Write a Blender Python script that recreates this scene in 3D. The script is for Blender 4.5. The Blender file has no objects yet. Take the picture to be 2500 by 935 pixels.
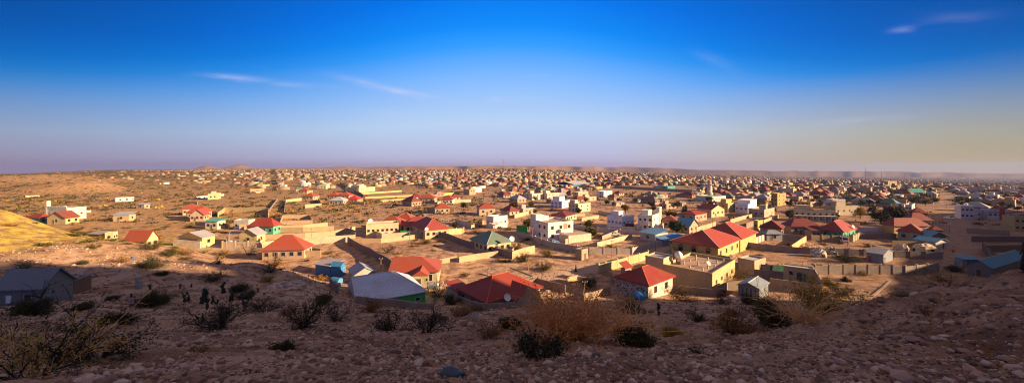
import bpy, math, random
import numpy as np
from mathutils import Vector, Matrix
rnd = random.Random(7)
NR = np.random.RandomState(11)
C = bpy.context.scene.collection
D = bpy.data
SC = bpy.context.scene
# ------------------------------------------------------------------ view set-up used only to read positions off the photograph
F = 900.0; PX0 = 1250.0; PY0 = 408.0          # focal length and eye level in photo pixels
PLAIN = -27.0                                  # the eye is at height 0, the plain lies 27 m lower
SUN_AZ = math.radians(103); SUN_EL = math.radians(16)
SDX, SDY = math.sin(SUN_AZ), math.cos(SUN_AZ)  # horizontal direction towards the sun
TAN = math.tan(SUN_EL)
EXPO = 1.45
def P(px, Y): return (px-PX0)/F*Y
def PZ(py, Y): return -(py-PY0)/F*Y

# ------------------------------------------------------------------ noise
def _h(ix, iy, s):
    n = (ix*374761393 + iy*668265263 + s*1274126177) & 0xffffffff
    n = ((n ^ (n >> 13))*1274126177) & 0xffffffff
    return ((n ^ (n >> 16)) & 0xffff)/65535.0
def vn(x, y, s=0):
    x = np.asarray(x, float); y = np.asarray(y, float)
    ix = np.floor(x).astype(np.int64); iy = np.floor(y).astype(np.int64)
    fx = x-ix; fy = y-iy
    fx = fx*fx*(3-2*fx); fy = fy*fy*(3-2*fy)
    a = _h(ix, iy, s); b = _h(ix+1, iy, s); c = _h(ix, iy+1, s); d = _h(ix+1, iy+1, s)
    return (a*(1-fx)+b*fx)*(1-fy)+(c*(1-fx)+d*fx)*fy-0.5
def fbm(x, y, o=4, s=0, g=0.5):
    r = 0; a = 1.0
    for k in range(o):
        r = r+a*vn(x*2**k+17.3*k, y*2**k-9.1*k, s+k); a *= g
    return r
def sstep(a, b, x):
    t = np.clip((np.asarray(x, float)-a)/(b-a), 0, 1); return t*t*(3-2*t)

# ------------------------------------------------------------------ terrain
NEAR = [  # photo px, py and distance of points on the near slopes
 (0,935,5.5),(600,935,5.2),(1250,935,5),(1800,935,4.8),(2500,935,5),(1000,852,12),(1000,797,22),(1000,770,38),(1000,757,60),(1250,852,12),(1250,797,22),(1250,770,38),(1250,757,60),
 (300,900,8),(300,820,16),(600,852,12),(100,770,30),(0,735,45),(120,735,45),(200,700,52),(250,660,62),(150,640,68),(190,590,82),(60,560,95),(0,515,110),(100,550,106),(200,583,98),
 (300,597,95),(450,610,90),(640,640,80),(740,680,72),(830,715,68),(400,700,55),(600,700,60),(400,650,70),(400,760,37),(600,800,24),(800,800,23),(600,750,42),(800,752,48),(500,650,72),(0,620,80),(300,640,73),(0,850,14),
 (2500,668,16),(2350,703,16),(2200,722,17),(2100,752,18),(1980,775,20),(1850,810,21),(1700,835,20),(2500,750,9),(2200,800,9.5),(1900,900,6.5),(2500,705,13),(1600,850,14),(1900,850,11.5),
 (2000,740,65),(2000,762,45),(1700,770,40),(1700,752,60),(1500,770,38),(1500,757,60),(1850,780,32)]
CT = [(P(a, Y), Y, PZ(b, Y)) for a, b, Y in NEAR]
CT += [(P(2200,40),40,-15.5),(P(2200,58),58,-22.5),(P(2480,30),30,-11),(P(2480,50),50,-19),(P(2480,68),68,-25.5)]
for px in (900,1100,1300,1500,1700,1900,2100,2300,2500):
    for Y in (76,95,125,160): CT.append((P(px,Y),Y,PLAIN))
for px in (100,250,400,600,750):
    for Y in (128,160): CT.append((P(px,Y),Y,PLAIN))
CT += [(P(760,Y),Y,PLAIN) for Y in (88,105)]+[(P(600,108),108,PLAIN),(P(0,150),150,PLAIN),(P(640,94),94,-26),(P(450,108),108,-26.5)]
CT += [(0,0,-1.65),(0,-20,-2),(-30,-20,-4),(30,-20,-1),(-80,-20,-12),(90,-20,-8),(-150,20,-14),(-190,60,-15),(-230,110,-20),(-120,20,-13.5),(150,20,-15),(200,60,-24),(230,120,PLAIN),(-60,10,-8),(60,10,-9),(-260,160,PLAIN),(230,160,PLAIN),(110,50,-22)]
CT = np.array(CT)
def _phi(d2): return 0.5*d2*np.log(d2+1e-9)
n_ = len(CT)
S_ = 1/100.0
cx, cy = CT[:,0]*S_, CT[:,1]*S_
K = _phi((cx[:,None]-cx)**2+(cy[:,None]-cy)**2)+np.eye(n_)*2e-4
Pm = np.stack([np.ones(n_), cx, cy], 1)
A = np.zeros((n_+3, n_+3)); A[:n_,:n_] = K; A[:n_,n_:] = Pm; A[n_:,:n_] = Pm.T
W = np.linalg.solve(A, np.concatenate([CT[:,2], np.zeros(3)]))
def tps(x, y):
    x = np.asarray(x, float)*S_; y = np.asarray(y, float)*S_
    sh = x.shape; x = x.ravel(); y = y.ravel(); out = np.empty_like(x)
    for i in range(0, len(x), 40000):
        a = x[i:i+40000]; b = y[i:i+40000]
        out[i:i+40000] = _phi((a[:,None]-cx)**2+(b[:,None]-cy)**2)@W[:n_]+W[n_]+W[n_+1]*a+W[n_+2]*b
    return out.reshape(sh)
COLS = [0,300,600,900,1250,1500,1750,2000,2500]
YK = [400,700,1000,1500,1900,3000,4000,4500,9000]
TAB = np.array([
 [-27,-27,-27,-33,-39,-57,-80,-100,-330],
 [-27,-25,-23,-21,-21.6,-27,-36,-43,-210],
 [-27,-25,-22,-20,-20,-24,-22,-18,-80],
 [-27,-24,-20,-19,-21,-24,-26,3,-70],
 [-27,-21,-15,-11,-15,-35,-32,15,-60],
 [-27,-24,-21,-26,-35,-45,-48,3,-100],
 [-27,-27,-31,-41,-50,-69,-80,-35,-180],
 [-27,-30,-42,-55,-66,-90,-108,-49,-240],
 [-27,-38,-54,-70,-82,-105,-120,-78,-330]], float)
MOUNDS = [(140,448,400,62,26,7.5),(95,452,430,50,24,5),(205,455,400,40,26,5.5),(60,430,640,150,60,12.5),(600,420,900,120,50,5),(1020,421,900,50,30,3),(330,428,1100,200,70,7),(680,431,640,70,22,3.5)]
def far(x, y):
    x = np.asarray(x, float); y = np.asarray(y, float)
    Y = np.maximum(y, 60.0)
    px = np.clip(PX0+F*x/Y, 0, 2500)
    w = Y*(1+0.05*sstep(2500,3800,Y)*fbm(px/55, Y*0+3.1, 2, 5)*2)
    ly = np.log(np.clip(w, 400, 13000)); lk = np.log(YK)
    j = np.clip(np.searchsorted(lk, ly)-1, 0, len(YK)-2)
    t = np.clip((ly-lk[j])/(lk[j+1]-lk[j]), 0, 1)
    i = np.clip(np.searchsorted(COLS, px)-1, 0, len(COLS)-2)
    cc = np.array(COLS, float)
    u = (px-cc[i])/(cc[i+1]-cc[i]); u = u*u*(3-2*u)
    v0 = TAB[i,j]*(1-t)+TAB[i,j+1]*t; v1 = TAB[i+1,j]*(1-t)+TAB[i+1,j+1]*t
    z = v0*(1-u)+v1*u
    z = z+0.0022*(Y-300).clip(0,5000)*fbm(x/140, y/140, 4, 9)
    for (mx, my, mY, rx, ry, hh) in MOUNDS:
        q = ((x-P(mx,mY))/rx)**2+((y-mY)/ry)**2
        z = z+hh*np.exp(-q**1.5)*(1+0.25*fbm(x/25,y/25,3,4))
    for (mx, mY, R, hh) in ((505,4600,125,42),(585,4600,160,58)):
        d = np.sqrt((x-P(mx,mY))**2+(y-mY)**2)
        z = z+hh*(np.clip(1.15-d/R,0,1)**1.15)*(1+.15*fbm(x/40,y/40,3,8))
    return z
EDGE = [(0,650,68,0),(190,585,84,0),(300,597,88,0),(370,612,85,0),(500,655,72,0),(640,685,65,0),(1000,740,64,0)]
def _uh(px, Y, z): x = P(px,Y); return (-SDY*x+SDX*Y, z-TAN*(SDX*x+SDY*Y))
E = [_uh(px, Y, PZ(py,Y)) for px, py, Y, _ in EDGE]
E += [(60,-14.5),(61.5,-12.2),(63.2,-12.5),(64.6,-20.5),(66,-22.5),(70,-22.5),_uh(1560,75,-27.4),(86,-43.6),(120,-50.4),(200,-66.5),(260,-78.6),(310,-110)]  # outline set for the shade on the roofs; last points add an unseen ridge
E += [(400,-160),(-200,4),(0,E[0][1]-2)]
E.sort(); EU = np.array([e[0] for e in E]); EH = np.array([e[1] for e in E])
SP = 120.0
def hill(x, y, base):  # unseen rise out of view, outline shaped to cast shade on slope and town
    u = -SDY*x+SDX*y; s = SDX*x+SDY*y
    sp = SP+np.maximum(u-85,0)*1.05
    top = np.interp(u, EU, EH)+TAN*sp
    k = np.exp(-((s-sp)/np.where(s<sp,28,60))**2)*sstep(-260,-60,u)
    return base+np.maximum(top-base,0)*k
def hgt(x, y, fine=True):
    x = np.asarray(x, float); y = np.asarray(y, float)
    t = tps(np.clip(x,-260,230), np.clip(y,-25,160))
    w = sstep(118,158,y)
    side = sstep(200,255,np.abs(x))
    t = t*(1-side)+PLAIN*side
    z = t*(1-w)+far(x,y)*w
    z = np.where(y < 420, hill(x,y,z), z)
    if fine:
        r = np.sqrt(x*x+y*y)
        slope = np.clip((z-PLAIN)/4,0,1)*(1-sstep(130,170,y))
        z = z+fbm(x/9,y/9,3,1)*(0.22+0.55*slope)*sstep(4,20,r)
        z = z+fbm(x/1.7,y/1.7,4,2)*(0.02+0.22*slope)*(1-sstep(60,130,r))
        rk = sstep(4,9,x-0.1*y)*(1-sstep(24,34,y))*(y>-5)         # the rocky shoulder on the right
        q = fbm(x/2.6,y/2.6,5,21,0.6)
        z = z+rk*(np.abs(q)*0.9-0.5+fbm(x/0.5,y/0.5,3,31)*0.10)
        z = z+fbm(x/0.35,y/0.35,3,41)*0.07*(1-sstep(14,30,r))+np.abs(fbm(x/3.1,y/3.1,4,61))*0.25*slope*(1-sstep(40,90,r))
    return z
def gz(x, y): return float(hgt(np.array([x]), np.array([y]))[0])
_ys = np.exp(np.linspace(math.log(3.5), math.log(5200), 700))
def ray(px, py):
    """ground point seen at a photo pixel"""
    x = P(px,_ys); z = hgt(x,_ys); l = PZ(py,_ys)
    k = np.nonzero(z >= l)[0]
    i = k[0] if len(k) else len(_ys)-1
    if i > 0:
        a = l[i-1]-z[i-1]; b = z[i]-l[i]; t = a/(a+b+1e-9); Y = _ys[i-1]*(1-t)+_ys[i]*t
    else: Y = _ys[0]
    return P(px,Y), float(Y)

# ------------------------------------------------------------------ materials
def nodes(name):
    m = D.materials.new(name); m.use_nodes = True
    nt = m.node_tree; b = nt.nodes['Principled BSDF']
    return m, nt, b
def N(nt, t, **k):
    n = nt.nodes.new(t)
    for a, v in k.items():
        if a.startswith('i_'): n.inputs[a[2:].replace('_',' ')].default_value = v
        else: setattr(n, a, v)
    return n
def ramp(nt, src, stops):
    r = nt.nodes.new('ShaderNodeValToRGB'); nt.links.new(src, r.inputs[0])
    e = r.color_ramp.elements
    while len(e) < len(stops): e.new(0.5)
    for q, (p, c) in zip(e, stops): q.position = p; q.color = (*c, 1) if len(c) == 3 else c
    return r.outputs[0]
def mixc(nt, fac, a, b, typ='MIX'):
    m = nt.nodes.new('ShaderNodeMix'); m.data_type = 'RGBA'; m.blend_type = typ; m.clamp_factor = True
    L = nt.links
    for s, v in ((0,fac),(6,a),(7,b)):
        if hasattr(v,'is_linked'): L.new(v, m.inputs[s])
        elif isinstance(v,(int,float)): m.inputs[s].default_value = v
        else: m.inputs[s].default_value = (*v,1)
    return m.outputs[2]
def pos(nt): return nt.nodes.new('ShaderNodeNewGeometry').outputs['Position']
def objc(nt): return nt.nodes.new('ShaderNodeTexCoord').outputs['Object']
def noise(nt, vec, sc, det=4, rough=0.55):
    n = N(nt,'ShaderNodeTexNoise'); n.inputs['Scale'].default_value = sc; n.inputs['Detail'].default_value = det; n.inputs['Roughness'].default_value = rough
    nt.links.new(vec, n.inputs['Vector']); return n.outputs['Fac']
def bump(nt, b, h, st, dist=0.05):
    q = nt.nodes.new('ShaderNodeBump'); q.inputs['Strength'].default_value = st; q.inputs['Distance'].default_value = dist
    nt.links.new(h, q.inputs['Height']); nt.links.new(q.outputs[0], b.inputs['Normal'])
MATS = {}
def paint(kind='plaster'):
    """surface whose colour is the object's own colour, with dirt and wear"""
    if kind in MATS: return MATS[kind]
    m, nt, b = nodes(kind)
    oi = nt.nodes.new('ShaderNodeObjectInfo').outputs['Color']; p = pos(nt)
    if kind == 'plaster':
        w = noise(nt,p,0.5,5); w2 = noise(nt,p,3.5,4)
        c = mixc(nt, ramp(nt,w,[(0.45,(0,0,0)),(0.75,(0.5,0.5,0.5))]), oi, (0.33,0.22,0.14))
        c = mixc(nt, ramp(nt,w2,[(0.35,(0.35,0.35,0.35)),(0.6,(0,0,0))]), c, (0.2,0.14,0.1))
        b.inputs['Roughness'].default_value = 0.9; bump(nt,b,w2,0.3,0.03)
    elif kind == 'sheet':
        w = noise(nt,p,0.35,5); w2 = noise(nt,objc(nt),5,3)
        c = mixc(nt, ramp(nt,w,[(0.42,(0,0,0)),(0.75,(0.4,0.4,0.4))]), oi, (0.24,0.13,0.08))
        wv = N(nt,'ShaderNodeTexWave'); wv.inputs['Scale'].default_value = 3.2; nt.links.new(objc(nt), wv.inputs['Vector'])
        c = mixc(nt, ramp(nt,w2,[(0.35,(0.3,0.3,0.3)),(0.6,(0,0,0))]), c, (0.1,0.08,0.07))
        c = mixc(nt, ramp(nt,wv.outputs['Fac'],[(0.0,(0.35,0.35,0.35)),(0.25,(0,0,0))]), c, (0.07,0.05,0.045))
        b.inputs['Roughness'].default_value = 0.6; bump(nt,b,wv.outputs['Fac'],0.25,0.04)
        b.inputs['Specular IOR Level'].default_value = 0.25
    elif kind == 'block':
        br = N(nt,'ShaderNodeTexBrick'); br.inputs['Scale'].default_value = 1.6; nt.links.new(objc(nt), br.inputs['Vector'])
        br.inputs['Mortar Size'].default_value = 0.015
        w = noise(nt,p,0.7,5)
        c = mixc(nt, ramp(nt,w,[(0.35,(0.5,0.5,0.5)),(0.7,(0,0,0))]), oi, (0.17,0.12,0.085))
        c = mixc(nt, ramp(nt,br.outputs['Fac'],[(0,(0,0,0)),(1,(0.3,0.3,0.3))]), c, (0.42,0.35,0.28))
        b.inputs['Roughness'].default_value = 0.95; bump(nt,b,noise(nt,p,5,4),0.4,0.04)
    elif kind == 'rubble':
        v = N(nt,'ShaderNodeTexVoronoi'); v.inputs['Scale'].default_value = 2.3; nt.links.new(objc(nt), v.inputs['Vector'])
        v2 = N(nt,'ShaderNodeTexVoronoi', feature='DISTANCE_TO_EDGE'); v2.inputs['Scale'].default_value = 2.3; nt.links.new(objc(nt), v2.inputs['Vector'])
        c = mixc(nt, ramp(nt,v.outputs['Color'],[(0.4,(0,0,0)),(0.5,(1,1,1))]), (0.035,0.03,0.035), (0.30,0.26,0.24))
        c = mixc(nt, ramp(nt,v2.outputs['Distance'],[(0.03,(1,1,1)),(0.09,(0,0,0))]), c, oi)
        b.inputs['Roughness'].default_value = 0.9
    nt.links.new(c, b.inputs['Base Color'])
    MATS[kind] = m; return m
def plain(name, col, rough=0.8, metal=0, spec=0.3, var=0.0, sc=2.0):
    if name in MATS: return MATS[name]
    m, nt, b = nodes(name)
    b.inputs['Roughness'].default_value = rough; b.inputs['Metallic'].default_value = metal; b.inputs['Specular IOR Level'].default_value = spec
    k = noise(nt,pos(nt),sc,3)
    c = mixc(nt, k, tuple(x*(1-var) for x in col), tuple(min(1,x*(1+var)) for x in col))
    nt.links.new(c, b.inputs['Base Color'])
    MATS[name] = m; return m
def leafmat(name, c1, c2, sc=0.6):
    m, nt, b = nodes(name)
    k = noise(nt,pos(nt),sc,2)
    r = nt.nodes.new('ShaderNodeObjectInfo').outputs['Random']
    c = mixc(nt, ramp(nt,k,[(0.35,(0,0,0)),(0.65,(1,1,1))]), c1, c2)
    c = mixc(nt, r, c, mixc(nt,0.5,c,c2))
    nt.links.new(c, b.inputs['Base Color']); b.inputs['Roughness'].default_value = 0.8; b.inputs['Specular IOR Level'].default_value = 0.1
    MATS[name] = m; return m
leafmat('leaf_dark',(0.028,0.030,0.014),(0.075,0.066,0.028))
leafmat('leaf_olive',(0.05,0.045,0.014),(0.12,0.095,0.025))
leafmat('leaf_yellow',(0.26,0.17,0.018),(0.46,0.30,0.035))
leafmat('leaf_green',(0.02,0.045,0.012),(0.06,0.09,0.025))
leafmat('leaf_rust',(0.55,0.23,0.05),(0.70,0.36,0.10))
leafmat('leaf_dry',(0.14,0.075,0.03),(0.30,0.16,0.055))
plain('bark',(0.09,0.055,0.035),0.9,var=0.4,sc=4)
plain('bark_dark',(0.028,0.020,0.016),0.9,var=0.4,sc=4)
plain('twig_orange_lit',(0.74,0.36,0.13),0.85,var=0.35,sc=1.5)  # colour lifted to stand in for low sunlight on the bush
plain('twig_pale',(0.75,0.46,0.2),0.85,var=0.3,sc=1.5)
plain('glass',(0.02,0.022,0.028),0.25,spec=0.5)
plain('frame_paint',(0.25,0.12,0.07),0.6,var=0.2)
plain('stone_pale',(0.52,0.38,0.29),0.95,var=0.4,sc=0.9)
plain('stone_dark',(0.16,0.10,0.075),0.95,var=0.4,sc=1.3)
plain('pole_wood',(0.30,0.18,0.10),0.9,var=0.2)
plain('metal_grey',(0.42,0.43,0.45),0.4,0.6)
plain('white_paint',(0.78,0.76,0.74),0.5,var=0.06)
plain('rubber',(0.02,0.02,0.02),0.9)

# ------------------------------------------------------------------ mesh builder
class MB:
    def __init__(s): s.v = []; s.f = []; s.m = []
    def add(s, vs, fs, mi=0):
        o = len(s.v); s.v += vs; s.f += [tuple(i+o for i in f) for f in fs]; s.m += [mi]*len(fs)
    def box(s, x0, y0, z0, x1, y1, z1, mi=0):
        s.add([(x0,y0,z0),(x1,y0,z0),(x1,y1,z0),(x0,y1,z0),(x0,y0,z1),(x1,y0,z1),(x1,y1,z1),(x0,y1,z1)],
              [(0,3,2,1),(4,5,6,7),(0,1,5,4),(1,2,6,5),(2,3,7,6),(3,0,4,7)], mi)
    def tube(s, pts, rad, n=5, mi=0, cap=True):
        o = len(s.v); P_ = [Vector(p) for p in pts]; k = len(P_)
        for i, p in enumerate(P_):
            d = (P_[min(i+1,k-1)]-P_[max(i-1,0)]); d = d.normalized() if d.length > 1e-9 else Vector((0,0,1))
            a = d.orthogonal().normalized(); b = d.cross(a)
            r = rad[i] if hasattr(rad,'__len__') else rad
            for j in range(n):
                t = 2*math.pi*j/n; s.v.append(tuple(p+(a*math.cos(t)+b*math.sin(t))*r))
        for i in range(k-1):
            for j in range(n):
                s.f.append((o+i*n+j,o+i*n+(j+1)%n,o+(i+1)*n+(j+1)%n,o+(i+1)*n+j)); s.m.append(mi)
        if cap:
            s.f.append(tuple(o+j for j in reversed(range(n)))); s.m.append(mi)
            s.f.append(tuple(o+(k-1)*n+j for j in range(n))); s.m.append(mi)
    def lathe(s, prof, n=16, cx=0, cy=0, mi=0):
        o = len(s.v)
        for r, z in prof:
            for j in range(n):
                t = 2*math.pi*j/n; s.v.append((cx+r*math.cos(t),cy+r*math.sin(t),z))
        for i in range(len(prof)-1):
            for j in range(n):
                s.f.append((o+i*n+j,o+i*n+(j+1)%n,o+(i+1)*n+(j+1)%n,o+(i+1)*n+j)); s.m.append(mi)
        s.f.append(tuple(o+j for j in reversed(range(n)))); s.m.append(mi)
        s.f.append(tuple(o+(len(prof)-1)*n+j for j in range(n))); s.m.append(mi)
    def mesh(s, name, mats, smooth=False):
        me = D.meshes.new(name); me.from_pydata(s.v, [], s.f)
        for m in (mats if isinstance(mats,(list,tuple)) else [mats]): me.materials.append(m)
        if any(s.m): me.polygons.foreach_set('material_index', s.m)
        if smooth: me.polygons.foreach_set('use_smooth', [True]*len(s.f))
        return me
    def obj(s, name, mats, parent=None, col=None, smooth=False):
        o = D.objects.new(name, s.mesh(name, mats, smooth)); C.objects.link(o)
        if parent: o.parent = parent
        if col: o.color = (*col, 1)
        return o
def tag(o, label=None, cat=None, group=None, kind=None):
    if label: o['label'] = label
    if cat: o['category'] = cat
    if group: o['group'] = group
    if kind: o['kind'] = kind
    elif cat: o['kind'] = 'thing'
    return o
def empty(name, loc, rz=0):
    o = D.objects.new(name, None); C.objects.link(o); o.location = loc; o.rotation_euler = (0,0,rz)
    o.empty_display_size = 0.3; return o
def copy_tree(o, parent=None):
    c = o.copy(); C.objects.link(c); c.parent = parent
    for ch in o.children: copy_tree(ch, c)
    return c
def big_mesh(name, co, faces, mats, mi=None, smooth=False):
    """numpy mesh of equal-sided faces"""
    me = D.meshes.new(name); nv = len(co); nf, k = faces.shape
    me.vertices.add(nv); me.vertices.foreach_set('co', np.ascontiguousarray(co,dtype=np.float32).ravel())
    me.loops.add(nf*k); me.loops.foreach_set('vertex_index', faces.astype(np.int32).ravel())
    me.polygons.add(nf); me.polygons.foreach_set('loop_start', (np.arange(nf)*k).astype(np.int32))
    for m in mats: me.materials.append(m)
    if mi is not None: me.polygons.foreach_set('material_index', mi.astype(np.int32))
    if smooth: me.polygons.foreach_set('use_smooth', np.ones(nf,dtype=bool))
    me.update(calc_edges=True); return me
# ------------------------------------------------------------------ camera, sun, sky, air
cam = D.cameras.new('camera'); co = D.objects.new('camera', cam); C.objects.link(co); SC.camera = co
cam.sensor_width = 36; cam.lens = 36*F/2500; cam.shift_y = -(467.5-PY0)/2500; cam.clip_end = 40000; cam.clip_start = 0.1
co.location = (0,0,0); co.rotation_euler = (math.radians(90),0,0)
sl = D.lights.new('sun','SUN'); so = D.objects.new('sun', sl); C.objects.link(so)
sl.energy = 5.0; sl.angle = math.radians(0.6); sl.color = (1,0.69,0.40)
so.rotation_euler = (math.radians(90)-SUN_EL, 0, math.pi-SUN_AZ)
so.location = (SDX*60, SDY*60, 60)
vs = SC.view_settings; vs.view_transform = 'Standard'; vs.look = 'None'; vs.gamma = 1; vs.use_curve_mapping = False; vs.exposure = EXPO
SC.cycles.max_bounces = 5; SC.cycles.diffuse_bounces = 3; SC.cycles.volume_bounces = 0; SC.cycles.use_denoising = True; SC.cycles.pixel_filter_type = 'BLACKMAN_HARRIS'; SC.cycles.filter_width = 1.15
SC.cycles.sample_clamp_indirect = 5
wd = D.worlds.new('World'); SC.world = wd; wd.use_nodes = True
nt = wd.node_tree; L = nt.links; bg = nt.nodes['Background']; out = nt.nodes['World Output']
sk = nt.nodes.new('ShaderNodeTexSky'); sk.sky_type = 'NISHITA'; sk.sun_disc = False
sk.sun_elevation = SUN_EL; sk.sun_rotation = SUN_AZ; sk.dust_density = 1.5
L.new(mixc(nt,1.0,sk.outputs[0],(0.0,0.6,1.0),'MULTIPLY'), bg.inputs[0]); bg.inputs[1].default_value = 0.05*0.1
tc = nt.nodes.new('ShaderNodeTexCoord'); sx = nt.nodes.new('ShaderNodeSeparateXYZ'); L.new(tc.outputs['Generated'], sx.inputs[0])
def M(op, a, b=None, c=None):
    m = nt.nodes.new('ShaderNodeMath'); m.operation = op
    for i, v in enumerate((a,b,c)):
        if v is None: continue
        if isinstance(v,(int,float)): m.inputs[i].default_value = v
        else: L.new(v, m.inputs[i])
    return m.outputs[0]
x2 = M('MULTIPLY', sx.outputs[0], sx.outputs[0])
el = M('MULTIPLY', sx.outputs[2], M('MULTIPLY_ADD', x2, 1.6, 1.0))
def lin(r,g,b): return tuple(((v/255)/12.92 if v/255<=0.04045 else ((v/255+0.055)/1.055)**2.4) for v in (r,g,b))
sky_c = ramp(nt, el, [(0.0,lin(192,172,206)),(0.035,lin(192,190,222)),(0.119,lin(190,210,240)),(0.225,lin(138,188,252)),(0.27,lin(104,174,255)),(0.315,lin(52,156,254)),(0.36,lin(12,138,250)),(0.43,lin(0,116,240)),(0.60,lin(0,78,184)),(0.78,(0.37,0.265,0.195)),(1.0,(0.40,0.28,0.20))])
# warm, dusty glow low towards the sun
warm = M('MULTIPLY', ramp(nt, sx.outputs[0], [(0.25,(0,0,0)),(0.78,(0.95,0.95,0.95)),(1,(1,1,1))]), ramp(nt, sx.outputs[2], [(0.0,(0.9,0.9,0.9)),(0.07,(0.65,0.65,0.65)),(0.19,(0,0,0))]))
sky_c = mixc(nt, warm, sky_c, lin(214,180,92))
dark = M('MULTIPLY', M('POWER', M('ABSOLUTE', sx.outputs[0]), 2.5), 1.15)
sky_c = mixc(nt, ramp(nt, sx.outputs[2], [(0.0,(0,0,0)),(0.25,(1,1,1))]), sky_c, mixc(nt, dark, sky_c, lin(0,52,140)))
edge = M('SUBTRACT', 1.0, M('MULTIPLY', M('POWER', M('ABSOLUTE', sx.outputs[0]), 3.0), 0.5))
ec = nt.nodes.new('ShaderNodeCombineColor'); [L.new(edge, ec.inputs[k]) for k in range(3)]
sky_c = mixc(nt, 1.0, sky_c, ec.outputs[0], 'MULTIPLY')
lm = nt.nodes.new('ShaderNodeMapRange'); L.new(sx.outputs[0], lm.inputs[0]); lm.inputs[1].default_value = -0.35; lm.inputs[2].default_value = -0.8; lm.inputs[4].default_value = 0.45
lz_ = ramp(nt, sx.outputs[2], [(0.0,(1,1,1)),(0.14,(0,0,0))])
sky_c = mixc(nt, M('MULTIPLY', lm.outputs[0], lz_), sky_c, lin(146,112,142))
# thin cirrus: soft streaks on a flat layer high above
def wisp(cx_, cz_, rot, lx, lz, sc, st):
    """one streak round a direction; cx_ = x/y, cz_ = z/y of its middle"""
    a = M('DIVIDE', sx.outputs[0], sx.outputs[1]); e = M('DIVIDE', sx.outputs[2], sx.outputs[1])
    da = M('SUBTRACT', a, cx_); de = M('SUBTRACT', e, cz_)
    c_, s_ = math.cos(rot), math.sin(rot)
    u = M('ADD', M('MULTIPLY', da, c_), M('MULTIPLY', de, s_)); v = M('SUBTRACT', M('MULTIPLY', de, c_), M('MULTIPLY', da, s_))
    cv = nt.nodes.new('ShaderNodeCombineXYZ'); L.new(M('MULTIPLY',u,6), cv.inputs[0]); L.new(M('MULTIPLY',v,38), cv.inputs[1]); cv.inputs[2].default_value = cx_*7
    n1 = noise(nt, cv.outputs[0], sc, 5, 0.6)
    v = M('ADD', v, M('MULTIPLY', M('SUBTRACT', n1, 0.5), lz*1.6))
    q = M('ADD', M('POWER', M('ABSOLUTE', M('DIVIDE', u, lx)), 2.0), M('POWER', M('ABSOLUTE', M('DIVIDE', v, lz)), 2.0))
    g = M('EXPONENT', M('MULTIPLY', q, -1.0))
    k = ramp(nt, n1, [(0.35,(0.1,0.1,0.1)),(0.7,(1,1,1))])
    ahead = M('GREATER_THAN', sx.outputs[1], 0.05)
    return M('MULTIPLY', M('MULTIPLY', M('MULTIPLY', g, k), st), ahead)
def pw(px, py, rot, lx, ly, st, sc=1.0): return wisp((px-PX0)/F, (PY0-py)/F, math.radians(rot), lx/F, ly/F, sc, st)
cl = None
for a in [(575,190,-5,70,7,.55),(900,205,-14,75,9,.5),(985,226,-11,90,8,.7),(730,208,-4,90,7,.25),(955,278,-3,60,5,.45),(2207,73,6,30,8,.45),(1215,242,0,20,7,.3),(1290,238,0,50,6,.2),(1590,305,-3,140,12,.28),(2100,296,4,120,10,.3),(1310,185,3,30,3,.15),(2330,45,4,90,18,.10),(1750,150,-25,60,14,.12)]:
    w_ = pw(*a); cl = w_ if cl is None else M('MAXIMUM', cl, w_)
sky_c = mixc(nt, cl, sky_c, lin(214,214,240))
bg2 = nt.nodes.new('ShaderNodeBackground'); L.new(sky_c, bg2.inputs[0]); bg2.inputs[1].default_value = 2**(-EXPO)*1.0
ad = nt.nodes.new('ShaderNodeAddShader'); L.new(bg.outputs[0], ad.inputs[0]); L.new(bg2.outputs[0], ad.inputs[1]); L.new(ad.outputs[0], out.inputs[0])

# ------------------------------------------------------------------ ground sheet
TR = []   # dirt tracks: image polylines and widths in metres
def track(pts, w, k=1.0):
    q = [ray(*p) for p in pts]; TR.append((q, w, k))
track([(0,632),(120,634),(190,636),(300,652),(352,632)],1.6,.8); track([(150,600),(185,622),(205,648),(190,668)],1.2,.7)
track([(120,712),(180,708),(250,690),(300,672),(340,655)],1.6,.9); track([(220,735),(290,718),(360,700),(450,690),(600,712),(760,742)],2.0,.9)
track([(270,660),(330,640),(400,660)],1.5,.6)
track([(480,655),(640,668),(700,690),(800,705)],1.2,.6)
track([(1275,700),(1330,682),(1400,662),(1470,643),(1560,622),(1640,600),(1740,585),(1860,570)],5.5)
track([(1460,634),(1530,640),(1600,632)],3.0); track([(1340,655),(1400,645),(1480,636)],1.5,.6)
track([(2100,660),(2040,680),(1985,712)],1.5,.5); track([(1860,760),(1940,745),(2060,752)],2,.6)
track([(2330,650),(2340,610),(2345,560),(2320,520),(2310,480),(2290,460)],8,.25)
track([(430,605),(560,605),(680,612)],5,.9); track([(520,603),(570,575),(588,555),(640,540)],5,.8)
track([(1300,590),(1380,595),(1500,560)],3,.4)
cols = np.arange(-140, 2641, 2.1); th = np.arctan((cols-PX0)/F)
lo = np.radians(np.arange(math.degrees(th[-1])+1.5, 360+math.degrees(th[0]), 2.0)); th = np.concatenate([th, lo])
rr = [1.2]
while rr[-1] < 8800: rr.append(rr[-1]*(1.0095 if rr[-1] < 140 else 1.017))
rr = np.array(rr); T, R_ = np.meshgrid(th, rr); gx = np.sin(T)*R_; gy = np.cos(T)*R_
gzv = hgt(gx, gy)
nc = len(th); nr = len(rr)
ii, jj = np.meshgrid(np.arange(nr-1), np.arange(nc), indexing='ij'); j2 = (jj+1)%nc
fc = np.stack([ii*nc+jj, (ii+1)*nc+jj, (ii+1)*nc+j2, ii*nc+j2], -1).reshape(-1,4)[:, ::-1]
cov = np.stack([gx.ravel(), gy.ravel(), gzv.ravel()], 1)
cen = len(cov); cov = np.concatenate([cov, [[0,0,gzv[0].mean()]]])
gm, nt, b = nodes('ground')
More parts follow.
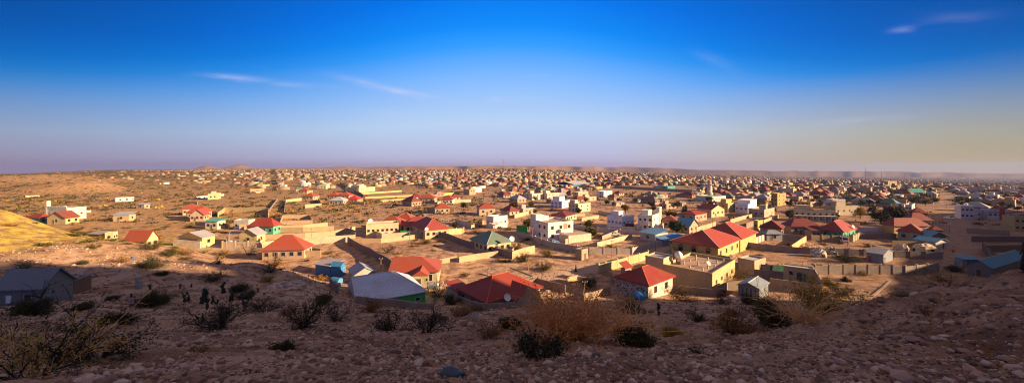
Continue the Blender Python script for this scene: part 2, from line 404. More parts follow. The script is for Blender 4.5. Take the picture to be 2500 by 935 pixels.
p = pos(nt); n1 = noise(nt,p,0.035,5); n2 = noise(nt,p,0.4,6,0.65); n3 = noise(nt,p,6,5,0.7)
c = mixc(nt, ramp(nt,n1,[(0.35,(0,0,0)),(0.65,(1,1,1))]), (0.50,0.30,0.19), (0.60,0.39,0.255))
sp = nt.nodes.new('ShaderNodeSeparateXYZ'); nt.links.new(p, sp.inputs[0])
lf = nt.nodes.new('ShaderNodeMapRange'); nt.links.new(sp.outputs[0], lf.inputs[0]); lf.inputs[1].default_value = -60; lf.inputs[2].default_value = -130
c = mixc(nt, lf.outputs[0], c, mixc(nt,n1,(0.50,0.29,0.125),(0.58,0.37,0.165)))
yl = nt.nodes.new('ShaderNodeMapRange'); nt.links.new(sp.outputs[0], yl.inputs[0]); yl.inputs[1].default_value = -88; yl.inputs[2].default_value = -118
yy = nt.nodes.new('ShaderNodeMapRange'); nt.links.new(sp.outputs[1], yy.inputs[0]); yy.inputs[1].default_value = 150; yy.inputs[2].default_value = 120
ym = nt.nodes.new('ShaderNodeMath'); ym.operation = 'MULTIPLY'; nt.links.new(yl.outputs[0],ym.inputs[0]); nt.links.new(yy.outputs[0],ym.inputs[1])
c = mixc(nt, ym.outputs[0], c, (0.62,0.46,0.09))
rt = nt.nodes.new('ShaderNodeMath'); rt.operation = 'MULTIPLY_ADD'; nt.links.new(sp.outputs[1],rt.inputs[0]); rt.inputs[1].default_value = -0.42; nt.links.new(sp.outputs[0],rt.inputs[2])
right_shade = nt.nodes.new('ShaderNodeMapRange'); nt.links.new(rt.outputs[0], right_shade.inputs[0]); right_shade.inputs[1].default_value = -10; right_shade.inputs[2].default_value = 60; right_shade.inputs[4].default_value = 0.8
c = mixc(nt, right_shade.outputs[0], c, mixc(nt,n1,(0.27,0.17,0.12),(0.36,0.235,0.165)))  # darkening of the right side put into the ground colour as darker brown
fr = nt.nodes.new('ShaderNodeMapRange'); nt.links.new(rt.outputs[0], fr.inputs[0]); fr.inputs[1].default_value = -900; fr.inputs[2].default_value = -250; fr.inputs[3].default_value = 0.25
fy = nt.nodes.new('ShaderNodeMapRange'); nt.links.new(sp.outputs[1], fy.inputs[0]); fy.inputs[1].default_value = 190; fy.inputs[2].default_value = 900
fm = nt.nodes.new('ShaderNodeMath'); fm.operation = 'MULTIPLY'; nt.links.new(fr.outputs[0],fm.inputs[0]); nt.links.new(fy.outputs[0],fm.inputs[1])
c = mixc(nt, fm.outputs[0], c, mixc(nt,n1,(0.105,0.085,0.08),(0.17,0.125,0.105)))
c = mixc(nt, ramp(nt,n2,[(0.40,(0.85,0.85,0.85)),(0.58,(0,0,0))]), c, (0.22,0.115,0.065))
c = mixc(nt, ramp(nt,n3,[(0.30,(0.6,0.6,0.6)),(0.5,(0,0,0)),(0.62,(0,0,0)),(0.74,(0.45,0.45,0.45))]), c, mixc(nt, ramp(nt,n3,[(0.5,(0,0,0)),(0.55,(1,1,1))]), (0.13,0.08,0.055), (0.5,0.37,0.27)))
vo = N(nt,'ShaderNodeTexVoronoi'); vo.inputs['Scale'].default_value = 5.5; nt.links.new(p, vo.inputs['Vector'])
st = ramp(nt,vo.outputs['Distance'],[(0.22,(0.5,0.5,0.5)),(0.36,(0,0,0))])
c = mixc(nt, mixc(nt, ramp(nt,vo.outputs['Color'],[(0.55,(0,0,0)),(0.7,(1,1,1))]), (0,0,0), st), c, (0.52,0.38,0.28))
at = N(nt,'ShaderNodeAttribute', attribute_name='track')
c = mixc(nt, at.outputs['Fac'], c, mixc(nt,n2,(0.45,0.30,0.21),(0.52,0.37,0.27)))
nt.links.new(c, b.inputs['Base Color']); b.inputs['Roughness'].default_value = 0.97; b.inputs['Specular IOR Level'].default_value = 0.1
hh = nt.nodes.new('ShaderNodeMath'); hh.operation = 'MULTIPLY_ADD'; nt.links.new(n3,hh.inputs[0]); hh.inputs[1].default_value = 0.35; nt.links.new(n2,hh.inputs[2])
bump(nt,b,hh.outputs[0],1.0,0.45)
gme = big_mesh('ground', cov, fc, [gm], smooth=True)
tk = np.zeros(len(cov)); X_ = cov[:,0]; Y_ = cov[:,1]
wob = fbm(X_/3, Y_/3, 3, 77)
for q, w, k in TR:
    xs = [a[0] for a in q]; ys = [a[1] for a in q]
    sel = np.nonzero((X_>min(xs)-w*2)&(X_<max(xs)+w*2)&(Y_>min(ys)-w*2)&(Y_<max(ys)+w*2))[0]
    dm = np.full(len(sel), 1e9)
    for (ax,ay),(bx,by) in zip(q, q[1:]):
        dx, dy = bx-ax, by-ay; t = np.clip(((X_[sel]-ax)*dx+(Y_[sel]-ay)*dy)/(dx*dx+dy*dy+1e-9),0,1)
        dm = np.minimum(dm, np.hypot(X_[sel]-ax-t*dx, Y_[sel]-ay-t*dy))
    v = (1-sstep(w*0.32, w*0.72, dm*(1+0.5*wob[sel])))*k*0.9
    tk[sel] = np.maximum(tk[sel], v)
a_ = gme.attributes.new('track','FLOAT','POINT'); a_.data.foreach_set('value', tk.astype(np.float32))
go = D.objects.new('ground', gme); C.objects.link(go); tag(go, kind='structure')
# air
hz = MB(); hz.box(-9500,-400,-420,9500,9500,72); 
hm = D.materials.new('air'); hm.use_nodes = True; hn = hm.node_tree; hn.nodes.clear()
ho = hn.nodes.new('ShaderNodeOutputMaterial'); pv = hn.nodes.new('ShaderNodeVolumePrincipled'); hn.links.new(pv.outputs[0], ho.inputs['Volume'])
HAZE = 7.5e-5
pv.inputs['Color'].default_value = (0.32,0.40,0.72,1); pv.inputs['Density'].default_value = HAZE; pv.inputs['Anisotropy'].default_value = 0.2
if HAZE > 0: tag(hz.obj('haze', hm), kind='stuff')

# ------------------------------------------------------------------ colours of walls and roofs (albedo)
RED=(0.31,0.030,0.018); ORED=(0.37,0.065,0.032); MAR=(0.19,0.022,0.026); DRED=(0.23,0.05,0.035); TIN=(0.36,0.38,0.42); BTIN=(0.10,0.28,0.48); BLUET=(0.20,0.32,0.55)
CREAM=(0.54,0.44,0.29); YEL=(0.56,0.40,0.15); WHITE=(0.74,0.71,0.68); LILAC=(0.66,0.66,0.78); STONE=(0.42,0.31,0.21); BROWN=(0.40,0.26,0.15); SAND=(0.44,0.32,0.21); GREEN=(0.02,0.36,0.24); GRN2=(0.06,0.50,0.08); GREY=(0.30,0.29,0.28); BLOCK=(0.36,0.27,0.19); PINK=(0.66,0.52,0.50); PALEY=(0.62,0.52,0.26); TEAL=(0.03,0.30,0.28)
FOOT = []   # discs kept free of scattered things: x, y, r
LAND = []   # landmarks for labels: phrase, px, py
def px_of(x, y, z): return PX0+F*x/y, PY0-F*z/y
def unproj(px, py, z):
    Y = -z*F/(py-PY0); return np.array([P(px,Y), Y])

class Bld:
    """a building: Empty at the base, local x along the front, y away from it; parts are its children"""
    def __init__(s, name, label, cat, L=None, N_=None, R=None, h=3.0, w=None, d=8.0, ze=None, ang=None, at=None, base=None, group=None, land=None, drop=0.6):
        s.h = h
        if at is not None:
            cx_, cy_ = at; w_, d_ = w, d; a = math.radians(ang or 0)
            ax = np.array([math.cos(a), math.sin(a)]); bx = np.array([-ax[1], ax[0]])
            n = np.array([cx_,cy_])-ax*w_/2-bx*d_/2; zg = gz(cx_,cy_) if base is None else base
        else:
            zg = PLAIN if base is None else base
            z = zg+h if ze is None else ze
            Rw = unproj(*R, z)
            if N_ is not None:
                n = unproj(*N_, z)
                if L is not None:
                    Lw = unproj(*L, z); a1 = Rw-n; b1 = Lw-n
                    w_ = np.linalg.norm(a1); d_ = np.linalg.norm(b1)
                    b1p = np.array([b1[1], -b1[0]])   # a direction implied by b
                    if b1p@a1 < 0: b1p = -b1p
                    ax = a1+b1p; ax = ax/np.linalg.norm(ax); d_ = min(d_, 60)
                else:
                    a1 = Rw-n; w_ = np.linalg.norm(a1); ax = a1/w_; d_ = d
            else:
                n = unproj(*L, z); a1 = Rw-n; w_ = np.linalg.norm(a1); ax = a1/w_; d_ = d*(0.55 if abs(L[0]-PX0) > 560 else 1)
            bx = np.array([-ax[1], ax[0]])
        s.w, s.d = float(w_), float(d_); s.n = n; s.ax = ax; s.bx = bx; s.zg = zg
        c = n+ax*s.w/2+bx*s.d/2
        s.root = empty(name, (float(c[0]),float(c[1]),zg), math.atan2(ax[1],ax[0]))
        tag(s.root, label, cat, group)
        s.drop = drop
        FOOT.append((float(c[0]),float(c[1]),0.55*math.hypot(s.w,s.d)))
        p = px_of(c[0],c[1],zg+h*0.5); s.px = p
        if land: LAND.append((land, p[0], p[1]))
    def mb(s): return MB()
    def put(s, m, name, mat, col=None, parent=None, label=None):
        dx, dy = s.w/2, s.d/2
        m.v = [(x-dx,y-dy,z) for x,y,z in m.v]
        o = m.obj(name, mat, parent or s.root, col)
        if label: o['label'] = label
        return o
    def walls(s, col, mat='plaster', blocks=None, gable=None, top=None, name='wall', label=None):
        """blocks: list of (x0,y0,x1,y1,h); gable: list of (axis,rise) per block"""
        m = MB(); blocks = blocks or [(0,0,s.w,s.d,s.h)]
        for i,(x0,y0,x1,y1,h) in enumerate(blocks):
            m.box(x0,y0,-s.drop,x1,y1,h)
            g = (gable[i] if gable else None)
            if g and g[0]=='x':
                ym = (y0+y1)/2; z = h+g[1]
                m.add([(x0+.01,y0+.01,h),(x1-.01,y0+.01,h),(x1-.01,y1-.01,h),(x0+.01,y1-.01,h),(x0+.01,ym,z),(x1-.01,ym,z)],[(0,4,3),(1,2,5),(0,1,5,4),(2,3,4,5)])
            if g and g[0]=='y':
                xm = (x0+x1)/2; z = h+g[1]
                m.add([(x0+.01,y0+.01,h),(x1-.01,y0+.01,h),(x1-.01,y1-.01,h),(x0+.01,y1-.01,h),(xm,y0+.01,z),(xm,y1-.01,z)],[(0,1,4),(2,3,5),(1,2,5,4),(3,0,4,5)])
        s.m_wall = s.put(m, name, paint(mat), col, label=label); return s.m_wall
    def roof(s, col, kind='hip', rise=2.0, over=0.45, block=None, mat='sheet', rm=None, ridge=None, name='roof', label=None, trim=None):
        x0,y0,x1,y1,h = block or (0,0,s.w,s.d,s.h)
        m = rm or MB(); t = 0.14
        X0,Y0,X1,Y1 = x0-over,y0-over,x1+over,y1+over
        h = h+0.02
        if kind == 'hip':
            w, d = X1-X0, Y1-Y0; k = min(w,d)/2
            if ridge: k2 = ridge
            else: k2 = k
            if w >= d: r = [(X0+k2,(Y0+Y1)/2,h+rise),(X1-k2,(Y0+Y1)/2,h+rise)]
            else: r = [((X0+X1)/2,Y0+k2,h+rise),((X0+X1)/2,Y1-k2,h+rise)]
            v = [(X0,Y0,h-.08),(X1,Y0,h-.08),(X1,Y1,h-.08),(X0,Y1,h-.08),(X0,Y0,h+t),(X1,Y0,h+t),(X1,Y1,h+t),(X0,Y1,h+t)]+r
            f = [(0,3,2,1),(0,1,5,4),(1,2,6,5),(2,3,7,6),(3,0,4,7)]
            if w >= d: f += [(4,5,9,8),(6,7,8,9),(7,4,8),(5,6,9)]
            else: f += [(5,6,9,8),(7,4,8,9),(4,5,8),(6,7,9)]
            m.add(v,f)
            def seam(a,b_): m.tube([a,b_],0.09,4,1)
            c4 = v[4:8]
            if w>=d: pr = [(c4[0],r[0]),(c4[3],r[0]),(c4[1],r[1]),(c4[2],r[1]),(r[0],r[1])]
            else: pr = [(c4[0],r[0]),(c4[1],r[0]),(c4[3],r[1]),(c4[2],r[1]),(r[0],r[1])]
            if trim: [seam(a,b_) for a,b_ in pr if (Vector(a)-Vector(b_)).length > .2]
        elif kind in ('gx','gy'):
            tt = 0.10
            if kind == 'gx':
                ym = (y0+y1)/2; half = (y1-y0)/2; sl_ = rise/half; zo = h-over*sl_+.05; zr = h+rise+.05
                for Ya, s1 in ((Y0,1),(Y1,-1)):
                    m.add([(X0,Ya,zo),(X1,Ya,zo),(X1,ym,zr),(X0,ym,zr),(X0,Ya,zo+tt),(X1,Ya,zo+tt),(X1,ym,zr+tt),(X0,ym,zr+tt)],
                      [(0,3,2,1),(4,5,6,7),(0,1,5,4),(1,2,6,5),(2,3,7,6),(3,0,4,7)] if s1>0 else [(0,1,2,3),(7,6,5,4),(4,5,1,0),(5,6,2,1),(6,7,3,2),(7,4,0,3)])
                if trim: m.tube([(X0,ym,zr+tt),(X1,ym,zr+tt)],.1,4,1)
            else:
                xm = (x0+x1)/2; half = (x1-x0)/2; sl_ = rise/half; zo = h-over*sl_+.05; zr = h+rise+.05
                for Xa, s1 in ((X0,-1),(X1,1)):
                    m.add([(Xa,Y0,zo),(Xa,Y1,zo),(xm,Y1,zr),(xm,Y0,zr),(Xa,Y0,zo+tt),(Xa,Y1,zo+tt),(xm,Y1,zr+tt),(xm,Y0,zr+tt)],
                      [(0,3,2,1),(4,5,6,7),(0,1,5,4),(1,2,6,5),(2,3,7,6),(3,0,4,7)] if s1>0 else [(0,1,2,3),(7,6,5,4),(4,5,1,0),(5,6,2,1),(6,7,3,2),(7,4,0,3)])
                if trim: m.tube([(xm,Y0,zr+tt),(xm,Y1,zr+tt)],.1,4,1)
        elif kind in ('my','mx'):   # one slope, high at the back (my) or at the right end (mx)
            if kind == 'my': z4 = [h,h,h+rise,h+rise]
            else: z4 = [h,h+rise,h+rise,h]
            v = [(X0,Y0),(X1,Y0),(X1,Y1),(X0,Y1)]
            m.add([(a,b_,z+.03) for (a,b_),z in zip(v,z4)]+[(a,b_,z+.13) for (a,b_),z in zip(v,z4)],[(0,3,2,1),(4,5,6,7),(0,1,5,4),(1,2,6,5),(2,3,7,6),(3,0,4,7)])
        elif kind == 'flat':
            m.box(X0,Y0,h,X1,Y1,h+.18)
        if rm is None:
            tr = plain('trim_'+str(trim), trim, 0.7) if trim else plain('white_paint',(0.78,0.76,0.74))
            return s.put(m, name, [paint(mat), tr], col, label=label)
        return m
    def parapet(s, col, block=None, ph=0.7, t=0.22, mat='plaster', roofcol=(0.45,0.33,0.24), rails=False):
        """the wall box ends at roof level; a parapet ring stands on it"""
        x0,y0,x1,y1,h = block or (0,0,s.w,s.d,s.h)
        m = MB(); e = .03
        for a in ((x0-e,y0-e,x1+e,y0+t),(x0-e,y1-t,x1+e,y1+e),(x0-e,y0+t,x0+t,y1-t),(x1-t,y0+t,x1+e,y1-t)): m.box(a[0],a[1],h-.05,a[2],a[3],h+ph)
        o = s.put(m,'parapet',paint(mat),col)
        m = MB(); m.box(x0+t,y0+t,h-.03,x1-t,y1-t,h+.05); s.put(m,'roof',paint('plaster'),roofcol)
        return o
    def win(s, face, u, z, w=1.1, h=1.2, frame=(0.5,0.45,0.4), name='window', off=0, col=None, pane=True, glass=None):
        """face: f front (y=0), s near side (x=0), r far side (x=w), b back; u measured along it"""
        m = MB(); g = MB(); e = .07; p_ = .05
        def put(mm, a0, z0, a1, z1, d0, d1):
            if face == 'f': mm.box(a0,off-d1,z0,a1,off-d0,z1)
            elif face == 's': mm.box(off-d1,a0,z0,off-d0,a1,z1)
            elif face == 'r': mm.box(s.w+off+d0,a0,z0,s.w+off+d1,a1,z1)
            else: mm.box(a0,s.d+off+d0,z0,a1,s.d+off+d1,z1)
        put(m,u-w/2,z-h/2,u-w/2+e,z+h/2,-.02,p_); put(m,u+w/2-e,z-h/2,u+w/2,z+h/2,-.02,p_)
        put(m,u-w/2+e,z-h/2,u+w/2-e,z-h/2+e,-.02,p_); put(m,u-w/2+e,z+h/2-e,u+w/2-e,z+h/2,-.02,p_)
        o = s.put(m,name,paint('plaster'),frame)
        put(g,u-w/2+e,z-h/2+e,u+w/2-e,z+h/2-e,-.02,.02); gl = s.put(g,'pane' if name=='window' else 'door_leaf',glass or (plain('glass',(0.02,0.022,0.028)) if col is None else paint('plaster')),col,parent=o)
        return o
    def wins(s, face, n, z, w=1.1, h=1.2, a=0.0, b=1.0, **k):
        Lf = s.w if face in 'fb' else s.d
        for i in range(n): s.win(face, Lf*(a+(b-a)*(i+.5)/n), z, w, h, **k)
    def door(s, face, u, w=1.0, h=2.1, col=(0.1,0.07,0.05), **k):
        s.win(face,u,h/2,w,h,name='door',col=col,**k)
    def world(s, x, y, z=0):
        p = s.n+s.ax*x+s.bx*y; return (float(p[0]),float(p[1]),s.zg+z)
# ================================================================== the buildings one can tell apart
WF = (0.55,0.5,0.42)
def stair_house(b, x0, y0, w, d, h, col): 
    m = MB(); m.box(x0,y0,b.h,x0+w,y0+d,b.h+h); b.put(m,'stair_room',paint('plaster'),col)
# --- big metal roofed shed in front
b = Bld('warehouse','large shed with a wide blue-grey metal roof and green front wall','shed',L=(822,698),N_=(875,742),R=(1047,722),h=2.8,land='the big blue-grey metal roofed shed')
b.d = 12.0
b.walls((0.06,0.55,0.10),'sheet'); w_,d_=b.w,b.d; rm=MB(); e_=4.6
rm.add([(-.3,-.35,2.75),(w_+.35,-.35,2.75),(w_+.35,d_+.35,2.75),(-.3,d_+.35,2.75),(-.3,d_/2,5.95),(w_-e_,d_/2,5.95),(-.3,-.35,2.87),(w_+.35,-.35,2.87),(w_+.35,d_+.35,2.87),(-.3,d_+.35,2.87)],[(0,3,2,1),(0,1,7,6),(1,2,8,7),(2,3,9,8),(6,7,5,4),(8,9,4,5),(7,8,5),(3,0,6,4,9)])
rm.tube([(-.3,d_/2,5.97),(w_-e_,d_/2,5.97)],.09,4,1); rm.tube([(w_-e_,d_/2,5.97),(w_+.35,-.35,2.9)],.09,4,1); rm.tube([(-.3,-.35,2.9),(-.3,d_/2,5.97)],.09,4,1)
b.put(rm,'roof',[paint('sheet'),plain('trim_shed',(.62,.60,.56),.7)],(0.60,0.68,0.86))
m = MB(); m.box(-.12,-.05,-.6,0.02,b.d+.05,2.7); m.add([(-.12,0,2.7),(.02,0,2.7),(.02,b.d,2.7),(-.12,b.d,2.7),(-.12,b.d/2,5.8),(.02,b.d/2,5.8)],[(0,1,5,4),(1,2,5),(2,3,4,5),(3,0,4),(0,3,2,1)]); b.put(m,'end_wall',paint('block'),BLOCK)
b.win('f',10.8,1.6,1.0,.7,frame=(.7,.7,.7)); b.win('f',6.5,1.6,1.0,.7,frame=(.7,.7,.7)); b.win('r',4,1.5); b.door('r',8,1.2)
# --- red hip house with projecting gable wing
b = Bld('red_roof_house','bright red hipped roof house with blank block gable and a white dish on the porch','house',L=(1128,707),N_=(1192,734),R=(1310,703),h=2.9,land='the blank gabled red house')
b.w = 13.0; b.d = 9.5
wx0, wx1 = 4.8, 11.2
b.walls((0.42,0.30,0.24),'plaster',blocks=[(0,0,13,9.5,2.9),(wx0,-2.5,wx1,0.3,2.88)],gable=[None,('y',1.7)])
rm = b.roof(RED,'hip',2.9,0.5,block=(0,0,13,9.5,2.9),rm=MB(),trim=(.5,.12,.08)); b.roof(RED,'gy',1.7,0.3,block=(wx0,-2.4,wx1,4.2,2.9),rm=rm)
b.put(rm,'roof',[paint('sheet'),plain('trim_red',(.55,.14,.09),.6)],RED)
m = MB(); m.box(wx0-.1,-2.75,-.6,wx1+.1,-2.52,2.85); xm=(wx0+wx1)/2
m.add([(wx0-.1,-2.75,2.85),(wx1+.1,-2.75,2.85),(wx1+.1,-2.52,2.85),(wx0-.1,-2.52,2.85),(xm,-2.75,4.8),(xm,-2.52,4.8)],[(0,1,4),(2,3,5),(1,2,5,4),(3,0,4,5)]); b.put(m,'gable_wall',paint('block'),(0.47,0.35,0.18))
b.wins('s',3,1.7,1.0,1.1,frame=(.3,.2,.15))
m = MB(); m.box(1.0,-2.2,-.5,4.6,-.1,2.1); b.put(m,'porch',paint('plaster'),(.42,.28,.22)); m = MB(); m.box(.9,-2.3,2.1,4.7,-.05,2.22); b.put(m,'porch_roof',paint('plaster'),(.40,.24,.17))
def dish(x,y,z,r,az,label,g='satellite dishes'):
    t = empty('satellite_dish',(x,y,z),az); tag(t,label,'satellite dish',g)
    m = MB(); pr = [(r*k/5, .28*r*(k/5)**2) for k in range(6)]; o=[]; n=18
    for rr_, zz in pr[1:]:
        for j in range(n): a=2*math.pi*j/n; o.append((rr_*math.cos(a),-.0+zz*-1,rr_*math.sin(a)))
    vs_ = [(0,0,0)]+o; fs=[(0,1+j,1+(j+1)%n) for j in range(n)]
    for k in range(4):
        for j in range(n): fs.append((1+k*n+j,1+(k+1)*n+j,1+(k+1)*n+(j+1)%n,1+k*n+(j+1)%n))
    back = [(x_*1.0,y_+.03,z_) for x_,y_,z_ in vs_]; nb=len(vs_)
    m.add(vs_+back, fs+[tuple(i+nb for i in f[::-1]) for f in fs])
    m.v=[tuple(Matrix.Rotation(math.radians(-30),3,'X')@Vector(v)+Vector((0,0,r+.25))) for v in m.v]
    m.obj('reflector',plain('white_paint',()),t,smooth=True)
    m = MB(); m.tube([(0,.05,0),(0,.05,r+.25)],.04,6); m.obj('mast',plain('metal_grey',()),t)
    m = MB(); m.tube([(0,-.02,r*.35),(0,-.75*r,r*.9+.25)],.02,5); m.tube([(0,-.7*r,r*.9+.2),(0,-.8*r,r*.9+.3)],.06,6); m.obj('feed_arm',plain('metal_grey',()),t)
dx_,dy_,dz_ = b.world(3.2,-1.4,2.22); dish(dx_,dy_,dz_,.7,math.radians(35),'big white satellite dish on the porch of the blank gabled red house')
b = Bld('red_annex','little dark red roofed lean-to left of the blank gabled red house','annex',L=(1101,698),N_=(1118,713),R=(1138,703),h=2.6)
b.walls((.45,.30,.25)); b.roof(RED,'my',.9,.3); b.win('f',1.2,1.4,.9,.9)
# --- house with porch behind the shed
b = Bld('porch_house','cream stone house with an orange-red roof and an arched porch','house',N_=(951,667),R=(1068,663),L=None,d=9.5,h=3.0,land='the cream house with the arched porch')
b.walls((0.55,0.43,0.27),'plaster')
W_, d_ = b.w, b.d; rm = MB(); X1=W_+.5; 
rm.add([(-.3,-.5,3.0),(X1,-.5,3.0),(X1,d_+.5,3.0),(-.3,d_+.5,3.0),(-.3,-.5,3.15),(X1,-.5,3.15),(X1,d_+.5,3.15),(-.3,d_+.5,3.15),(-.3,d_/2,5.5),(X1-d_/2,d_/2,5.5)],[(0,3,2,1),(0,1,5,4),(1,2,6,5),(2,3,7,6),(3,0,4,8,7),(4,5,9,8),(6,7,8,9),(5,6,9)])
rm.add([(W_*.50,-3,3.0),(W_*.50+3.6,-3,3.0),(W_*.50+3.6,.8,3.0),(W_*.50,.8,3.0),(W_*.50+1.8,-3,4.2),(W_*.50+1.8,2.0,4.2)],[(0,1,4),(1,2,5,4),(3,0,4,5),(0,3,2,1)])
b.put(rm,'roof',[paint('sheet')],ORED)
m = MB()
for x in (.50,.50+3.4/W_): m.box(W_*x-.0,-2.9,-.5,W_*x+.3,-2.6,2.9)
m.box(W_*.5,-2.92,2.35,W_*.5+3.6,-2.6,2.95); b.put(m,'porch',paint('plaster'),(.52,.42,.22))
m = MB(); m.box(-.32,0,-.6,-.05,d_,3.0); m.add([(-.32,0,3),(-.05,0,3),(-.05,d_,3),(-.32,d_,3),(-.32,d_/2,5.4),(-.05,d_/2,5.4)],[(0,3,4),(1,5,2),(0,4,5,1),(3,2,5,4)]); b.put(m,'gable_wall',paint('block'),BLOCK)
b.win('f',W_*.36,1.6,1.2,1.3,frame=(.5,.45,.4)); b.win('f',W_*.82,1.7,1.6,1.6,frame=(.6,.6,.6)); b.door('f',W_*.6,1.2,col=(.08,.05,.04)); b.wins('r',2,1.7)
def tank(x,y,z,r,l,az,label,mat_,col=None):
    t = empty('water_tank',(x,y,z),az); tag(t,label,'water tank','horizontal water tanks')
    m = MB(); pr=[(0.02,0),(r*.7,0.02),(r,.12)]+[(r+(.02 if k%2 else 0),.12+(l-.24)*k/10) for k in range(1,10)]+[(r,l-.12),(r*.7,l-.02),(.02,l)]
    m.lathe(pr,18); m.v=[(z_-l/2,y_,x_+r+.25) for x_,y_,z_ in m.v]; m.obj('tank_body',mat_,t,col,smooth=True)
    for q_ in (-.3,.3): m = MB(); m.box(l*q_-.08,-r*.7,0,l*q_+.08,r*.7,.5); m.obj('cradle',plain('metal_grey',()),t)
x,y,z = b.world(W_*.93,-3.4,0); tank(x,y,z,.75,2.6,.2,'silver horizontal water tank in front of the cream house with the arched porch',plain('tank_silver',(.6,.58,.56),.35,.7))
def rubble_pile(px,py,r,h,label,n=70,col='stone_pale'):
    x,y = ray(px,py); z = gz(x,y); m = MB()
    for i in range(n):
        a = rnd.random()*6.28; q = r*rnd.random()**.6; s = rnd.uniform(.12,.38); zz = h*(1-q/r)*rnd.random()
        v = [(x_*s*rnd.uniform(.6,1.2)+q*math.cos(a),y_*s*rnd.uniform(.6,1.2)+q*math.sin(a),z_*s*rnd.uniform(.5,1)+zz) for x_ in(-1,1) for y_ in(-1,1) for z_ in(-1,1)]
        m.add(v,[(0,1,3,2),(4,6,7,5),(0,4,5,1),(2,3,7,6),(0,2,6,4),(1,5,7,3)])
    o = m.obj('rubble_heap',plain(col,())); o.location=(x,y,z); tag(o,label,'rubble heap','heaps of rubble'); return o
rubble_pile(1095,694,2.6,1.0,'heap of pale broken blocks right of the silver water tank',90)
rubble_pile(1080,700,1.6,1.3,'low stub of tumbled stones between the porch house and the red roofed house',50)
# --- tin sheds left of it
b = Bld('tin_house','small silvery corrugated house with pale gable end behind the blue-grey shed','shed',L=(835,660),N_=(866,672),R=(919,668),h=2.4,land='the silvery corrugated house')
b.walls((0.50,0.44,0.36),'sheet',gable=[('y',1.3)]); b.roof((.40,.42,.48),'gy',1.3,.25)
b.win('s',3,1.3,.7,.7)
b = Bld('blue_hut','bright blue painted hut with a steep gable, beside a low grey roofed hut','hut',L=(808,650),N_=(832,652),R=(843,647),h=1.9,land='the bright blue hut')
b.walls((0.01,0.24,0.55),'sheet',gable=[('y',.9)]); b.roof((0.02,.32,.60),'gy',.9,.1); b.door('f',1.2,.7,1.5,col=(.01,.12,.3))
b = Bld('grey_roof_hut','low flat grey roofed hut with blue tarpaulin wall, left of the bright blue hut','hut',L=(770,645),N_=None,R=(806,650),d=4,h=1.9)
b.walls((0.02,.22,.5),'sheet'); b.roof((.42,.40,.44),'my',.6,.4)
b = Bld('blue_drum_shelter','small shiny blue curved shelter lying left of the blue-grey metal roofed shed','shelter',at=ray(822,690),w=2.4,d=1.8,h=1.0,ang=-20)
m = MB(); n=10
pts=[(1.0*math.cos(math.pi*k/n),1.2*math.sin(math.pi*k/n)) for k in range(n+1)]
v=[(0,.9+p_,q_) for p_,q_ in pts]+[(2.4,.9+p_,q_) for p_,q_ in pts]; m.add(v,[(k,k+1,n+2+k,n+1+k) for k in range(n)]+[tuple(range(n,-1,-1)),tuple(range(n+1,2*n+2))]); b.put(m,'cover',paint('sheet'),(.05,.30,.55))
# --- flat roofed yellow building
b = Bld('flat_roof_building','long yellow plastered building with a flat roof dotted with short posts','building',L=(1615,654),N_=(1739,674),R=(1810,642),h=3.3,land='the yellow flat roofed building with roof posts')
YB=(0.56,0.42,0.20)
b.walls(YB,'plaster',top=None); b.parapet(YB,ph=.65,roofcol=(.42,.28,.19))
m = MB(); m.box(-.06,b.d+.02,-.6,5.2,b.d+4.5,4.9); b.put(m,'stair_block',paint('plaster'),(.55,.43,.26)); m=MB(); m.box(.2,b.d+.3,4.9,4.9,b.d+4.2,4.96); b.put(m,'stair_block_roof',paint('sheet'),(.36,.38,.42))
m = MB()
for a_ in ((-.1,b.d-.02,5.25,b.d+.2),(-.1,b.d+4.3,5.25,b.d+4.55),(-.1,b.d+.2,.15,b.d+4.3),(5.0,b.d+.2,5.25,b.d+4.3)): m.box(a_[0],a_[1],4.85,a_[2],a_[3],5.25)
b.put(m,'stair_block_parapet',paint('plaster'),(.56,.44,.26))
for i,(u,v) in enumerate([(.12,.25),(.2,.55),(.33,.25),(.3,.75),(.42,.5),(.5,.2),(.55,.75),(.62,.45),(.7,.7),(.72,.25),(.83,.5),(.88,.8),(.9,.2)]):
    m = MB(); x,y=u*b.w,v*b.d; m.box(x-.14,y-.14,3.33,x+.14,y+.14,3.33+rnd.uniform(.5,1.0)); b.put(m,'roof_post',paint('plaster'),(.55,.45,.33))
b.wins('f',4,1.5,1.0,.9,.05,.95,frame=(.25,.15,.1)); b.wins('r',0,1); 
for u,z_,w_,h_ in ((.12,1.2,.9,1.7),(.42,1.6,.9,1.1),(.68,1.7,.8,.9),(.85,1.6,.9,1.1)): b.win('r',b.d*0+b.d*u,z_,w_,h_,frame=(.3,.2,.1))
# side towards the sun is x = w only in local terms when it faces right
x,y,z = b.world(b.w*.30,b.d*.86,3.35)
t = empty('roof_tank',(x,y,z)); tag(t,'round white water tank on a brick pillar on the yellow flat roof','water tank')
m = MB(); m.box(-.5,-.5,0,.5,.5,1.3); m.obj('pillar',paint('block'),t,BLOCK)
m = MB(); m.lathe([(.05,1.3),(.55,1.35),(.85,1.7),(.95,2.1),(.85,2.5),(.5,2.85),(.2,2.95),(.2,3.05),(.02,3.07)],18); m.obj('tank_body',plain('white_paint',()),t,smooth=True)
x,y,z = b.world(b.w*.42,b.d*.28,3.38); dish(x,y,z,.55,.5,'small white dish standing among the roof posts of the yellow flat roofed building')
b = Bld('flat_annex','small flat roofed block behind the far right end of the yellow flat roofed building','building',L=(1806,631),N_=(1842,640),R=(1861,631),h=3.1); b.walls((.5,.38,.24)); b.parapet((.5,.38,.24),ph=.4,roofcol=(.5,.5,.52)); b.door('f',b.w*.5,1.2); b.win('r',b.d*.4,1.7)
